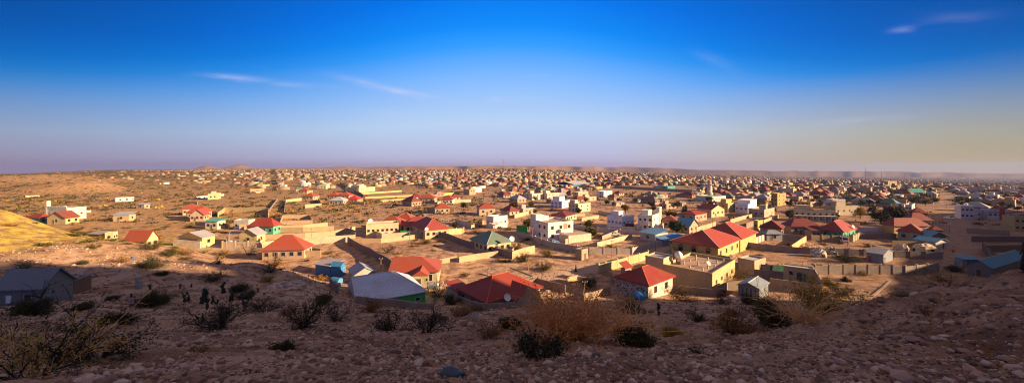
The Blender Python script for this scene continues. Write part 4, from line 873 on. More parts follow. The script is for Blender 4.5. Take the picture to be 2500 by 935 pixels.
b = villa('mosque','low white mosque with small dome at the foot of the tall minaret','x' and (1738,482),None,(1772,480),3.6,(.66,.64,.58),1,'the white mosque',None,nf=5,d=14,cat='mosque')
m=MB(); m.lathe([(2.6,4.9)]+[(2.6*math.cos(a*.157),5.6+2.6*math.sin(a*.157)) for a in range(0,10)]+[(.03,8.3)],16,b.w*.3,b.d*.4); b.put(m,'dome',paint('plaster'),(.45,.55,.35))
def mast(px,py0,py1,Y,label):
    x=P(px,Y); zb=PZ(py0,Y); H=(py0-py1)/F*Y; t=empty('radio_mast',(x,Y,zb)); tag(t,label,'mast','lattice masts on the skyline'); w0=H*.035; m=MB(); r=.28*Y/1500
    for k in range(3):
        a=k*2.094; m.tube([(w0*math.cos(a),w0*math.sin(a),0),(w0*.35*math.cos(a),w0*.35*math.sin(a),H)],r,4)
    for j in range(12):
        f0,f1=1-j/12*.65,1-(j+1)/12*.65
        for k in range(3):
            a,c_=k*2.094,(k+1)*2.094; m.tube([(w0*f0*math.cos(a),w0*f0*math.sin(a),H*j/12),(w0*f1*math.cos(c_),w0*f1*math.sin(c_),H*(j+1)/12)],r*.7,3)
    m.obj('lattice',plain('mast_red',(.35,.2,.2),.7),t); m=MB(); m.tube([(0,0,H*.98),(0,0,H*1.08)],r,4); m.obj('antenna',plain('metal_grey',()),t)
mast(1229,417,389,1500,'slender radio mast on the low town hill in the middle')
mast(2114,444,410,1100,'tall thin radio mast far right, left of two shorter masts')
mast(2152,446,418,1000,'banded radio mast just left of the big square tan block')
mast(2208,448,424,1000,'thin mast right of the big square tan block')
mast(1371,424,412,1400,'short mast far off in the middle right')
def pole(px,py,H,label,lean=0):
    x,y=ray(px,py); t=empty('utility_pole',(x,y,gz(x,y)-.2)); tag(t,label,'utility pole','wooden poles'); m=MB(); m.tube([(0,0,0),(lean,0,H)],[.12,.08],7); m.obj('shaft',plain('pole_wood',()),t)
    m=MB(); m.box(lean*.95-.5,-.05,H*.95,lean*.95+.5,.05,H*.95+.1); m.obj('crossarm',plain('pole_wood',()),t)
    o=MB()
    for s_ in(-.45,.45): o.tube([(lean*.95+s_,0,H*.95+.1),(lean*.95+s_,0,H*.95+.28)],.05,6)
    o.obj('insulators',plain('white_paint',()),t)
pole(1494,630,5.4,'wooden pole before the pale panel wall, left of the yellow flat roofed building')
pole(1421,735,4.2,'leaning thin wooden pole in the shaded yard right of the orange bush',.6)
pole(1290,667,4.0,'thin wooden pole standing by the low foundation walls')
pole(1191,682,2.8,'short thin pole just behind the blank gabled red house')
pole(1322,598,4.2,'wooden pole beside the wall left of the tall white house')
pole(930,655,2.8,'short pole behind the porch house at the end of the dark wall')
pole(2236,585,2.6,'thin pole before the nearest of the row of maroon roofs')
pole(495,548,4.5,'thin pole left of the white house with the mint green roof')
pole(2318,568,4.0,'pole at the edge of the wide dirt road')

# ------------------------------------------------------------------ walls round the yards
NWALL=[0]
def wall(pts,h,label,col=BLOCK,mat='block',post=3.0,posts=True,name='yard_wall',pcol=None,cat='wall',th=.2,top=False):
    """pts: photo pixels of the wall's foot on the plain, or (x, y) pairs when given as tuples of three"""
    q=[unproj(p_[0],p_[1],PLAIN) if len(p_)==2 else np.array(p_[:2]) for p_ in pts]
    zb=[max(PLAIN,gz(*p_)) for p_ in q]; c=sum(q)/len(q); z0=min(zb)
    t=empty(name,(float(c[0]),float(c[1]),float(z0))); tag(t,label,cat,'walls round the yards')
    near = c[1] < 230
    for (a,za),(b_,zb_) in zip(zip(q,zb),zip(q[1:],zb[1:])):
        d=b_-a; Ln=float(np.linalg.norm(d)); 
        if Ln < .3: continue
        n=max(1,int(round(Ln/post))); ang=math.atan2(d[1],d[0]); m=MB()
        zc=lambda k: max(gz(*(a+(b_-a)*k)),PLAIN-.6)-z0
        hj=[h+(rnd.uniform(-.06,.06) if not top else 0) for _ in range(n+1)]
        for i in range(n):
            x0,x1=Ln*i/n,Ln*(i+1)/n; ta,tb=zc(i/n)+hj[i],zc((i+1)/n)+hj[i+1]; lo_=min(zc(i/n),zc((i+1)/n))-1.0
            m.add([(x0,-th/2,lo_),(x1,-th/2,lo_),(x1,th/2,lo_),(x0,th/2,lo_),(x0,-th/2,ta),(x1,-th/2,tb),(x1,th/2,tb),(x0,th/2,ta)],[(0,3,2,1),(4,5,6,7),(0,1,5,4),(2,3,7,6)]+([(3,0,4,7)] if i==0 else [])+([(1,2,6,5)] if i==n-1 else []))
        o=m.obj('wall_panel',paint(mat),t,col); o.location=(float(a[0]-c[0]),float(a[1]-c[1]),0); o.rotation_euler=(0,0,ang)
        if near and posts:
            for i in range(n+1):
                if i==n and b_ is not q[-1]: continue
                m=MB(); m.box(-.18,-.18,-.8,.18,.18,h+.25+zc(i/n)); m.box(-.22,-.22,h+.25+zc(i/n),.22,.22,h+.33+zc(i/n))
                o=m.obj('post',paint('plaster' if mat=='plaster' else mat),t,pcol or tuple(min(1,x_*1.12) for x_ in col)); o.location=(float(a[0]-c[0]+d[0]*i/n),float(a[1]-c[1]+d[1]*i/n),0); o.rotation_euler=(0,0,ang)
    for i in range(len(q)-1):
        L_=np.linalg.norm(q[i+1]-q[i]); k_=max(1,int(L_/3))
        for j in range(k_+1):
            p_=q[i]+(q[i+1]-q[i])*j/k_; WPT.append((float(p_[0]),float(p_[1])))
    return t
WPT=[]
BUFF=(.50,.37,.21); CRW=(.62,.52,.34); DK=(.27,.21,.17); WPN=(.50,.46,.42); GRW=(.38,.36,.36)
def g3(px,py): 
    x,y=ray(px,py); return (x,y,0)
wall([(P(868,60),60,0),(P(1060,60),60,0)],1.25,'plain block wall in front of the blue-grey metal roofed shed',(.40,.30,.22),post=3,posts=False)
wall([(P(1098,76),76,0),(P(1188,60.5),60.5,0),(P(1258,64),64,0)],1.15,'dark block wall round the corner of the blank gabled red house',(.33,.27,.20),posts=False)
wall([(P(806,74),74,0),(P(826,67),67,0)],1.6,'short grey wall at the left end of the blue-grey metal roofed shed',(.28,.24,.22),posts=False)
wall([(627,629),(783,627),(783,607)],2.0,'buff yard wall in front of the broad orange-red hip roof',BUFF,posts=False,mat='plaster')
wall([(740,598),(867,590),(867,582)],2.4,'cream panel wall left of the arched window house',CRW,'plaster',4.5,False)
wall([(640,603),(706,597)],2.0,'cream wall piece left of the broad orange-red hip roof',CRW,'plaster',4,False)
wall([(543,604),(636,602),(636,588)],2.1,'grey-buff panel wall in front of the pale yellow gable cottage',(.46,.36,.25),'plaster',3.5)
wall([(552,604),(556,584)],2.1,'short side wall left of the pale yellow gable cottage',(.42,.33,.22),'plaster',3.5,False)
wall([(423,603),(489,605),(497,600)],2.2,'white painted yard wall of the pale yellow house on the left',(.74,.66,.50),'plaster',4,False)
wall([(640,587),(745,582),(818,575),(867,564)],2.0,'first long buff panel wall behind the broad orange-red hip roof',BUFF,'plaster',4.5,False)
wall([(662,568),(740,567),(815,563)],1.9,'second long buff panel wall, above the first one',BUFF,'plaster',4.5,False)
wall([(684,561),(740,558),(800,552)],1.7,'third buff panel wall in front of the empty square yard',BUFF,'plaster',4.5,False)
wall([(684,549),(762,546),(756,532),(690,534),(684,549)],1.8,'low square enclosure of buff walls with nothing inside',(.44,.32,.21),'plaster',5,False)
wall([(584,561),(604,560),(608,550)],2.4,'blank buff wall left of the red house with the green wall',(.44,.33,.2),'plaster',5,False)
wall([(604,561),(662,569),(670,556)],2.0,'buff wall round the front of the red house with the bright green wall',(.40,.30,.19),'plaster',5,False)
wall([(477,551),(560,556)],1.8,'low buff wall in front of the white house with the mint green roof',BUFF,'plaster',5,False)
wall([(532,530),(548,518),(655,518),(655,531)],2.6,'long ochre wall on the plain behind the white box house',(.54,.41,.2),'plaster',6,False)
wall([(655,520),(678,488)],1.5,'thin wall running away over the scrubland, left one of a pair',DK,'block',6,False)
wall([(694,520),(697,493)],1.5,'thin wall running away over the scrubland, right one of a pair',DK,'block',6,False)
wall([(698,494),(736,490)],2.2,'ochre wall in front of the grove of green trees',BUFF,'plaster',6,False)
wall([(745,508),(785,505),(777,490)],2.4,'corner wall of a ruined yard above the scrub',BUFF,'plaster',6,False)
wall([(806,497),(890,500)],2.2,'buff wall in front of the pale blue-white roof',BUFF,'plaster',6,False)
wall([(867,476),(981,468)],1.5,'upper of three long bright yellow walls',(.52,.42,.16),'plaster',8,False)
wall([(892,485),(1020,479)],1.5,'middle of three long bright yellow walls',(.52,.42,.16),'plaster',8,False)
wall([(928,494),(1000,488)],1.5,'lower of three long bright yellow walls',(.5,.4,.18),'plaster',8,False)
wall([(1050,480),(1122,474)],2.2,'bright yellow wall in front of the white three storey block',(.60,.50,.16),'plaster',8,False)
wall([(1068,499),(1150,493)],2.2,'sandy wall behind the small red house in the scrub',BUFF,'plaster',8,False)
wall([(1034,514),(1110,518)],2.2,'sandy wall in front of the small red house in the scrub',BUFF,'plaster',8,False)
wall([(830,452),(888,482)],2.6,'dark wall running from the turreted house towards the scarlet cottage',DK,'block',8,False)
wall([(894,566),(932,584),(1062,577),(1064,573)],2.2,'cream wall with a green gate round the arched window house',CRW,'plaster',4.5,False)
wall([(1038,580),(1132,570)],2.3,'decorated cream wall with small piers before the wide maroon villa',(.62,.50,.26),'plaster',3.2,True)
wall([(848,594),(930,593),(1055,577),(1060,572)],1.6,'long sandy wall along the top of the empty walled field',BUFF,'plaster',5,False)
wall([(849,592),(880,611),(905,622),(955,655),(966,664)],2.1,'dark broken wall running down to the porch house',(.25,.19,.15),'block',4,False)
wall([(1064,574),(1100,586),(1150,606),(1250,633)],2.1,'dark wall slanting down to the right side of the empty walled field',(.27,.20,.16),'block',4,False)
wall([(1250,634),(1305,617)],2.3,'sandy wall joining the corner right of the empty walled field',BUFF,'plaster',5,False)
wall([(1035,651),(1115,639)],1.4,'left piece of the sandy wall behind the cream porch house',BUFF,'plaster',5,False)
wall([(1121,643),(1170,634),(1216,628)],1.7,'right piece of the sandy wall behind the cream porch house',BUFF,'plaster',5,False)
wall([(1142,598),(1190,617),(1250,622),(1262,603)],1.5,'buff yard wall round the green hip roofed house',(.46,.35,.2),'plaster',4,False)
wall([(1262,575),(1280,581),(1352,605),(1440,621),(1543,622),(1545,620),(1620,600),(1700,578)],1.9,'long pale concrete panel wall with ball topped posts, bending at the road',(.48,.42,.36),'plaster',4.2)
wall([(1458,604),(1543,582)],1.7,'buff panel wall inside the pale panel walled yard',(.52,.42,.28),'plaster',4.2,False)
wall([(1380,595),(1425,585)],1.7,'short sunny wall right of the flat annex of the tall white house',BUFF,'plaster',4.2,False)
wall([(1400,556),(1460,566),(1570,574)],1.6,'grey wall with pale posts running behind the yard right of the tall white house',WPN,'plaster',4)
wall([(1470,585),(1515,567)],1.5,'dull slanting wall behind the buff panel wall',(.4,.3,.22),'plaster',4,False)
wall([(1554,562),(1615,562),(1620,556)],2.2,'white gate wall before the two villas',(.62,.56,.52),'plaster',4,False)
wall([(1480,562),(1550,566)],2.0,'grey-cream wall in front of the pale bluish white villa',WPN,'plaster',4,False)
wall([(1375,531),(1428,528),(1428,522)],1.8,'panel wall in front of the low dark red roof',BUFF,'plaster',4,False)
wall([(1420,540),(1462,533)],1.8,'sunlit buff wall left of the pale bluish white villa',BUFF,'plaster',4,False)
wall([(1460,520),(1500,529)],1.8,'pale slanting wall behind the pale bluish white villa',CRW,'plaster',5,False)
wall([(1256,533),(1300,522)],2.2,'plain buff wall behind the white corner house',BUFF,'plaster',5,False)
wall([(1150,560),(1180,548),(1243,546)],1.8,'buff panel wall before the white corner house',BUFF,'plaster',4,False)
wall([(1112,545),(1150,556)],2.2,'white slanting wall left of the white corner house',(.62,.58,.58),'plaster',4,False)
wall([(1462,665),(1478,662),(1560,640),(1582,632)],2.2,'yellowish wall with tall gate posts left of the yellow flat roofed building',(.50,.42,.20),'plaster',5)
wall([(1636,610),(1644,630),(1752,640),(1757,632)],2.1,'yellow wall in front of the long yellow building with twin red roofs',(.50,.40,.14),'plaster',4.5,False)
wall([(1752,632),(1820,606),(1872,584)],2.2,'pale panel wall with dark posts under the twin red roofs',(.58,.50,.42),'plaster',3.4,True,pcol=(.15,.1,.08))
wall([(1752,640),(1783,646)],2.0,'dark short wall below the end of the pale panel wall',(.24,.2,.18),'block',4,False)
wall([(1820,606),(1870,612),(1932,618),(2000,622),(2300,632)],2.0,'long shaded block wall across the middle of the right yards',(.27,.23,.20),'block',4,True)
wall([(1932,615),(1968,589)],2.0,'sunlit slanting buff wall dividing the right yards',(.60,.44,.20),'plaster',8,False)
wall([(1872,577),(1968,590)],2.0,'grey-buff wall behind the patch of dry grass',(.34,.27,.20),'block',5,False)
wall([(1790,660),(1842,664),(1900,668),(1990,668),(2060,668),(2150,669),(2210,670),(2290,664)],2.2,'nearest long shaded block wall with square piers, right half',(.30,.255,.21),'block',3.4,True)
wall([(1840,675),(1912,681)],2.2,'dark block wall between the flat roofed building and the small cream house',(.26,.2,.16),'block',4,False)
wall([(1600,700),(1640,702),(1680,712),(1745,722),(1770,716)],1.6,'low dark wall along the foot of the yellow flat roofed building',(.24,.19,.16),'block',4,False)
wall([(1752,712),(1776,701),(1840,698)],1.8,'shaded wall joining the flat building to the grey gabled shed',(.30,.23,.17),'block',4,False)
wall([(1982,588),(2082,590),(2098,582)],2.2,'stone wall with yellow gate posts before the green walled house',STONE,'block',3.4,True,pcol=(.52,.42,.08))
wall([(2098,582),(2188,583)],2.0,'dark wall between the green walled house and the row of maroon roofs',DK,'block',4,False)
wall([(2092,566),(2182,566)],2.0,'white painted wall behind the dark one beside the big trees',(.55,.55,.58),'plaster',5,False)
wall([(2178,603),(2246,605),(2262,606)],2.2,'brown reed fence in front of the nearest maroon roof','' or (.42,.28,.15),'sheet',1.2,False,cat='fence',name='reed_fence')
wall([(2360,569),(2466,576)],2.0,'pale buff upper wall right of the wide dirt road',(.34,.27,.2),'plaster',5,False)
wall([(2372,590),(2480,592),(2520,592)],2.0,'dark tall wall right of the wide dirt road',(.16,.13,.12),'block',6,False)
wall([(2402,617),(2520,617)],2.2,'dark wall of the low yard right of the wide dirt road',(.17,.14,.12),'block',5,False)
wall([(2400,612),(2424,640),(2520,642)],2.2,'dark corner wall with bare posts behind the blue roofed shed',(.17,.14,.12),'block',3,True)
wall([(1783,545),(1845,528)],1.9,'sunlit panel wall running up behind the sky blue roofed house',BUFF,'plaster',4,False)
wall([(1700,566),(1747,551)],1.9,'sunlit panel wall right of the sky blue roofed house',BUFF,'plaster',4,False)
wall([(1864,548),(1900,533)],2.0,'sunlit panel wall right of the small yellow gatehouse',BUFF,'plaster',4,False)
wall([(1755,566),(1815,560),(1840,552)],2.4,'dark grey wall left of the small yellow gatehouse',DK,'block',5,False)
wall([(2010,540),(2048,530),(2052,522)],1.9,'cream wall beyond the long arcaded building',CRW,'plaster',5,False)
wall([(62,482),(96,481)],1.5,'pale wall under the yellow mound far left',(.66,.62,.30),'plaster',8,False)
wall([(157,521),(222,519)],1.4,'low white wall right of the long white hall',(.74,.70,.6),'plaster',8,False)
wall([(480,485),(547,478)],1.7,'long low white wall or roof far out on the plain',(.72,.68,.55),'plaster',8,False)
wall([(448,499),(482,500)],2.2,'pale yellow wall behind the group of three roofs',(.60,.50,.2),'plaster',8,False)
wall([(1500,459),(1520,462),(1690,470)],3,'long wall along the sandy field','' or (.40,.30,.22),'plaster',10,False)
# foundations
def low_wall(pts,label): wall(pts,.15,label,(.28,.21,.165),'block',6,False,name='foundation_wall',th=.4)
low_wall([(1174,668),(1246,655),(1303,674),(1256,688),(1174,668)],'low rectangle of foundation walls behind the blank gabled red house')
low_wall([(1992,710),(2130,722),(2172,683),(2010,676)],'low outline of foundation stones in the open ground on the right')
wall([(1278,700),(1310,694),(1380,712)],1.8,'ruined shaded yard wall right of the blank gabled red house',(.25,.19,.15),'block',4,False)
wall([(1385,690),(1410,683)],1.6,'broken stub of wall catching the light beside the dirt road',(.5,.38,.2),'block',3,False)
wall([(1425,737),(1444,733),(1490,712)],1.5,'crumbling wall left of the patterned stone house',(.40,.28,.18),'block',3,False)
wall([(1497,690),(1493,672)],1.6,'dark wall behind the patterned stone house',DK,'block',3,False)
# gates
def gate(px,py,w,h,ang,col,label):
    x,y=unproj(px,py,PLAIN); t=empty('metal_gate',(float(x),float(y)-.3,PLAIN),math.radians(ang)); tag(t,label,'gate')
    for s_ in(0,1):
        m=MB(); m.box(-w/2+s_*w/2+.02,-.04,0,s_*w/2-.02,.04,h); 
        for k in range(3): m.box(-w/2+s_*w/2+.05,-.07,.2+k*h*.33,s_*w/2-.05,-.04,.3+k*h*.33)
        m.obj('gate_leaf',paint('sheet'),t,col)
gate(986,579,2.6,2.6,2,(.02,.38,.08),'green gate in the cream wall of the arched window house')
gate(1274,571,4.4,3.6,5,(.06,.55,.05),'bright green gate left of the tall white house')
gate(1895,672,3.5,2.6,0,(.01,.14,.10),'dark green gate left of the small cream house with the white roof')
gate(2050,588,3,3,0,(.01,.22,.14),'dark green gate between yellow posts behind the minibus')
gate(2087,560,4,3,0,(.15,.03,.04),'maroon gate right of the green walled house')
gate(1536,560,4,2.6,0,(.10,.03,.05),'dark maroon gate between the two villas')
# ================================================================== the rest of the town
USED = {}
def nice(desc, px, py, maxw=16, tries=9):
    """a label that names the thing and the landmark next to it"""
    ds = sorted(LAND, key=lambda l: math.hypot(l[1]-px, (l[2]-py)*5))
    for i in range(tries):
        l = ds[i]; dx, dy = px-l[1], py-l[2]
        if abs(dx) > 14+abs(dy)*2: rel = ('right of' if dx > 0 else 'left of'); rel = ('just ' if abs(dx) < 45 else '' if abs(dx) < 160 else 'well ')+rel
        else: rel = 'in front of' if dy > 0 else 'behind'
        t = f'{desc} {rel} {l[0]}'
        if len(t.replace('-',' ').split()) <= maxw and t not in USED: USED[t] = 1; return t
    for i in range(tries):
        for rel2 in ('further behind','slightly above','somewhat below','beyond'):
            t = f'{desc} {rel2} {ds[i][0]}'
            if ((py < ds[i][2]) == (rel2 != 'somewhat below')) and len(t.replace('-',' ').split()) <= maxw and t not in USED: USED[t] = 1; return t
    return f'{desc} among the crowded roofs of the town'
def clear(x, y, r=5):
    for fx, fy, fr in FOOT:
        if (x-fx)**2+(y-fy)**2 < (fr+r)**2: return False
    return True
FA = None
def clear_np(x, y, r, rw=4, road=3):
    ok = np.ones(len(x), bool)
    for fx, fy, fr in FOOT: ok &= (x-fx)**2+(y-fy)**2 > (fr+r)**2
    w = np.array(WPT)
    for i in range(0, len(x), 4000):
        d = ((x[i:i+4000,None]-w[:,0])**2+(y[i:i+4000,None]-w[:,1])**2).min(1); ok[i:i+4000] &= d > rw*rw
    for q, wd_, k in TR:
        for (ax,ay),(bx,by) in zip(q, q[1:]):
            dx, dy = bx-ax, by-ay; t = np.clip(((x-ax)*dx+(y-ay)*dy)/(dx*dx+dy*dy+1e-9),0,1)
            ok &= np.hypot(x-ax-t*dx, y-ay-t*dy) > wd_/2+road
    return ok
def dens(px, py):
    KP = [0,250,450,620,760,950,1130,1250,1450,1700,2000,2500]
    rows = [(415,[0,0,.2,.4,.45,.5,.6,.6,.35,.10,.05,.02]),(425,[0,.02,.22,.45,.5,.6,.75,.8,.55,.15,.07,.02]),(434,[0,.02,.12,.25,.4,.5,.75,.8,.75,.6,.12,.03]),(446,[.01,.02,.08,.13,.2,.22,.65,.75,.8,.8,.55,.05]),
            (458,[.01,.02,.05,.09,.09,.09,.45,.65,.75,.75,.8,.4]),(472,[.0,.01,.04,.05,.04,.05,.25,.6,.65,.6,.8,.75]),(490,[0,.01,.01,.0,.02,.03,.12,.4,.4,.35,.65,.6]),(505,[0,0,0,0,0,0,.05,.22,.2,.22,.45,.45]),(525,[0,0,0,0,0,0,.0,.1,.08,.12,.2,.3]),(545,[0]*12)]
    R = np.array([np.interp(px, KP, r[1]) for r in rows]); ys = np.array([r[0] for r in rows])
    k = np.clip(np.searchsorted(ys, py)-1, 0, len(ys)-2); t = np.clip((py-ys[k])/(ys[k+1]-ys[k]),0,1); i = np.arange(len(px))
    v = R[k,i]*(1-t)+R[k+1,i]*t
    v = v*(.45+.55*np.clip((px-380)/250,0,1))
    v = np.where((px>1480)&(px<1700)&(py>454)&(py<476), 0, v)
    v = np.where((px>880)&(px<1150)&(py>462)&(py<482), v*0.1, v)
    v = np.where((px>1150)&(px<1480)&(py>500), v*0.4, v)
    return v
RG = np.random.RandomState(5)
A0 = math.radians(33)
def grid(cell, y0, y1, jit=.3):
    n = int(y1*1.9/cell)
    i, j = np.meshgrid(np.arange(-n,n), np.arange(-n,n)); i = i.ravel(); j = j.ravel()
    # streets: leave every fifth row out
    keep = (i%6 != 0) & (j%9 != 0); i = i[keep]; j = j[keep]
    u = (i+RG.uniform(-jit,jit,len(i)))*cell; v = (j+RG.uniform(-jit,jit,len(i)))*cell
    x = u*math.cos(A0)-v*math.sin(A0); y = u*math.sin(A0)+v*math.cos(A0)
    k = (y > y0) & (y <= y1) & (np.abs(x) < 1.5*y+30); return x[k], y[k]
xs, ys_ = [], []
for cell, a, b_ in ((12.5,175,900),(15,900,2400),(30,2400,4100)):
    x, y = grid(cell, a, b_); xs.append(x); ys_.append(y)
HX = np.concatenate(xs); HY = np.concatenate(ys_)
zz = hgt(HX, HY, False); hpx, hpy = PX0+F*HX/HY, PY0-F*zz/HY
dv = dens(hpx, hpy)*(1+0.9*fbm(HX/160,HY/160,3,55))
dv = np.where(HY>2400, dv*0.75, dv)
k = (RG.rand(len(HX)) < dv) & (hpx > -40) & (hpx < 2560)
HX, HY, zz, hpx, hpy = HX[k], HY[k], zz[k], hpx[k], hpy[k]
k = clear_np(HX, HY, 6, 5, 4); HX, HY, zz, hpx, hpy = HX[k], HY[k], zz[k], hpx[k], hpy[k]
nH = len(HX)
HW = RG.uniform(6,11.5,nH)*np.clip(1.12-HY/9000,.8,1.1); HD = np.minimum(RG.uniform(5,8,nH), HW*.95); HA = A0+RG.choice([0,1],nH)*math.pi/2+RG.normal(0,.06,nH)
far_right = np.clip((hpx-1300)/900,0,1)
HT = np.where(RG.rand(nH) < .52-.12*far_right, 0, np.where(RG.rand(nH) < .45, 1, 2))      # 0 hip, 1 flat, 2 low tin slope
HH = np.where(HT==1, np.where(RG.rand(nH)<.16+.16*far_right, RG.uniform(4.2,5.4,nH), RG.uniform(2.6,3.1,nH)), RG.uniform(2.2,2.8,nH)); HH = np.where(HT==2, RG.uniform(1.8,2.4,nH), HH)
HW = np.where(HT==2, HW*.65, HW); HD = np.where(HT==2, HD*.65, HD)
WALLC = [('sandy',SAND),('cream',CREAM),('white',WHITE),('tan',(.46,.33,.2)),('pale yellow',PALEY),('grey',(.30,.27,.25)),('pinkish',(.5,.38,.34)),('brown',BROWN)]
ROOFC = [('dull red',DRED),('orange-red',ORED),('maroon',MAR),('rusty brown',(.26,.13,.09)),('pale metal',(.45,.44,.45)),('grey metal',TIN),('faded pink',(.45,.24,.19)),('blue',(.12,.28,.48)),('green',(.08,.25,.18))]
WC = RG.choice(len(WALLC), nH, p=[.24,.12,.10,.18,.08,.10,.08,.10])
RC = np.where(HT==2, RG.choice([3,4,5,6,7,4,5], nH), RG.choice([0,0,1,2,3,3,3,6,4,5,8,0,3,2], nH))
order = np.argsort(HY)
NI = 215
ind, rest = order[:NI], order[NI:]
for n_i, i in enumerate(ind):
    x, y, w, d, h, t = float(HX[i]), float(HY[i]), float(HW[i]), float(HD[i]), float(HH[i]), int(HT[i])
    wn, wc = WALLC[WC[i]]; rn, rc = ROOFC[RC[i]]
    size = 'small' if w < 8 else ('wide' if w > 12 else '')
    if t == 0: ds_ = f'{size} {rn} hip roofed {wn} house'; nm = 'hip_roof_house'
    elif t == 1: ds_ = f'{size} {wn} flat roofed {"two storey " if h>5 else ""}house'; nm = 'flat_roof_house'
    else: ds_ = f'{wn} hut with {rn} roof'; nm = 'small_hut'
    ds_ = ds_.strip()
    b = Bld(nm, 'x', 'hut' if t == 2 else 'house', w=w, d=d, h=h, at=(x,y), ang=math.degrees(HA[i]), base=float(zz[i])-.1, group='houses of the town', drop=1.5)
    FOOT.pop()
    b.root['label'] = nice(ds_, b.px[0], b.px[1])
    b.walls(wc)
    if t == 0: b.roof(rc, 'hip', float(RG.uniform(2,3.2)), .5)
    elif t == 1:
        b.parapet(wc, ph=.6, roofcol=(.45,.38,.3))
        if rnd.random() < .5: m = MB(); m.box(w*.1,d*.3,h,w*.45,d*.7,h+2.4); b.put(m,'roof_room',paint('plaster'),wc)
    else: b.roof(rc, 'my', .6, .3)
    if n_i < 150:
        aa = (math.degrees(HA[i]) % 360)
        for fc_ in ('f','s','r'):
            nrm = {'f':(math.sin(HA[i]),-math.cos(HA[i])),'s':(-math.cos(HA[i]),-math.sin(HA[i])),'r':(math.cos(HA[i]),math.sin(HA[i]))}[fc_]
            if nrm[0]*x+nrm[1]*y < -0.25*y:
                for kf in ((.3,.7) if t != 2 else (.5,)):
                    Lf = w if fc_=='f' else d; m = MB(); u = Lf*kf; z0 = h*.42 if h < 5 else h*.62
                    if fc_=='f': m.box(u-.55,-.05,z0,u+.55,-.0,z0+1.1)
                    elif fc_=='s': m.box(-.05,u-.5,z0,0,u+.5,z0+1.1)
                    else: m.box(w,u-.5,z0,w+.05,u+.5,z0+1.1)
                    b.put(m,'window',plain('glass',()))
# everything farther off: one mass of houses too many to tell apart
def merge(idx, T):
    """T: template kinds -> numpy arrays of verts and tris"""
    V, Fc, Mi = [], [], []; o = 0
    for t in (0,1,2):
        k = idx[HT[idx]==t]; n = len(k)
        if not n: continue
        w, d, h = HW[k]/2, HD[k]/2, HH[k]; rise = RG.uniform(1.2,2.2,n); e = .5
        def q(ax, ay, z): return np.stack([ax, ay, z], 1)
        P_ = []
        for z in (-2.5*np.ones(n), h):
            for sx_, sy_ in ((-1,-1),(1,-1),(1,1),(-1,1)): P_.append(q(sx_*w, sy_*d, z))
        tr = [(0,1,5),(0,5,4),(1,2,6),(1,6,5),(2,3,7),(2,7,6),(3,0,4),(3,4,7)]; mw = [0]*8
        if t == 0:
            for sx_, sy_ in ((-1,-1),(1,-1),(1,1),(-1,1)): P_.append(q(sx_*(w+e), sy_*(d+e), h+.05))
            r = np.maximum(w-d, .2); P_.append(q(-r, 0*w, h+rise)); P_.append(q(r, 0*w, h+rise))
            tr += [(8,9,13),(8,13,12),(9,10,13),(10,11,12),(10,12,13),(11,8,12),(8,10,9),(8,11,10)]; mw += [1]*8
        elif t == 1:
            tr += [(4,5,6),(4,6,7)]; mw += [0]*2
            hh_ = RG.choice([0.05,2.4],n)
            for z in (h, h+hh_):
                for sx_, sy_ in ((-.8,-.3),(.0,-.3),(.0,.6),(-.8,.6)): P_.append(q(sx_*w, sy_*d, z))
            tr += [tuple(v+8 for v in f) for f in tr[:10]]; mw += [0]*10
        else:
            for sx_, sy_ in ((-1,-1),(1,-1),(1,1),(-1,1)): P_.append(q(sx_*(w+.3), sy_*(d+.3), h+.05+.3*(sy_+1)))
            tr += [(8,9,10),(8,10,11)]; mw += [1]*2
        P_ = np.stack(P_, 1); c_, s_ = np.cos(HA[k])[:,None], np.sin(HA[k])[:,None]
        X = P_[:,:,0]*c_-P_[:,:,1]*s_+HX[k][:,None]; Y = P_[:,:,0]*s_+P_[:,:,1]*c_+HY[k][:,None]; Z = P_[:,:,2]+zz[k][:,None]
        nv = P_.shape[1]; V.append(np.stack([X,Y,Z],-1).reshape(-1,3))
        tr = np.array(tr); Fc.append((tr[None]+(np.arange(n)*nv)[:,None,None]).reshape(-1,3)+o); o += n*nv
        mw = np.array(mw)[None]; Mi.append(np.where(mw==0, WC[k][:,None], len(WALLC)+RC[k][:,None]).ravel())
    return np.concatenate(V), np.concatenate(Fc), np.concatenate(Mi)
V, Fc, Mi = merge(rest, None)
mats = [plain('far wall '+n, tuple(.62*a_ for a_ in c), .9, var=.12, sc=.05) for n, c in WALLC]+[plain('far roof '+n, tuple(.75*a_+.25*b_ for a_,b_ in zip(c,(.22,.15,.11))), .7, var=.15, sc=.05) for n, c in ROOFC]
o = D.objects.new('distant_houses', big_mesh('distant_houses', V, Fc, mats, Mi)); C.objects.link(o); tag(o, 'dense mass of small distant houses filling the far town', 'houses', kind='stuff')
print('houses', nH, 'individual', len(ind), 'to', HY[ind[-1]])
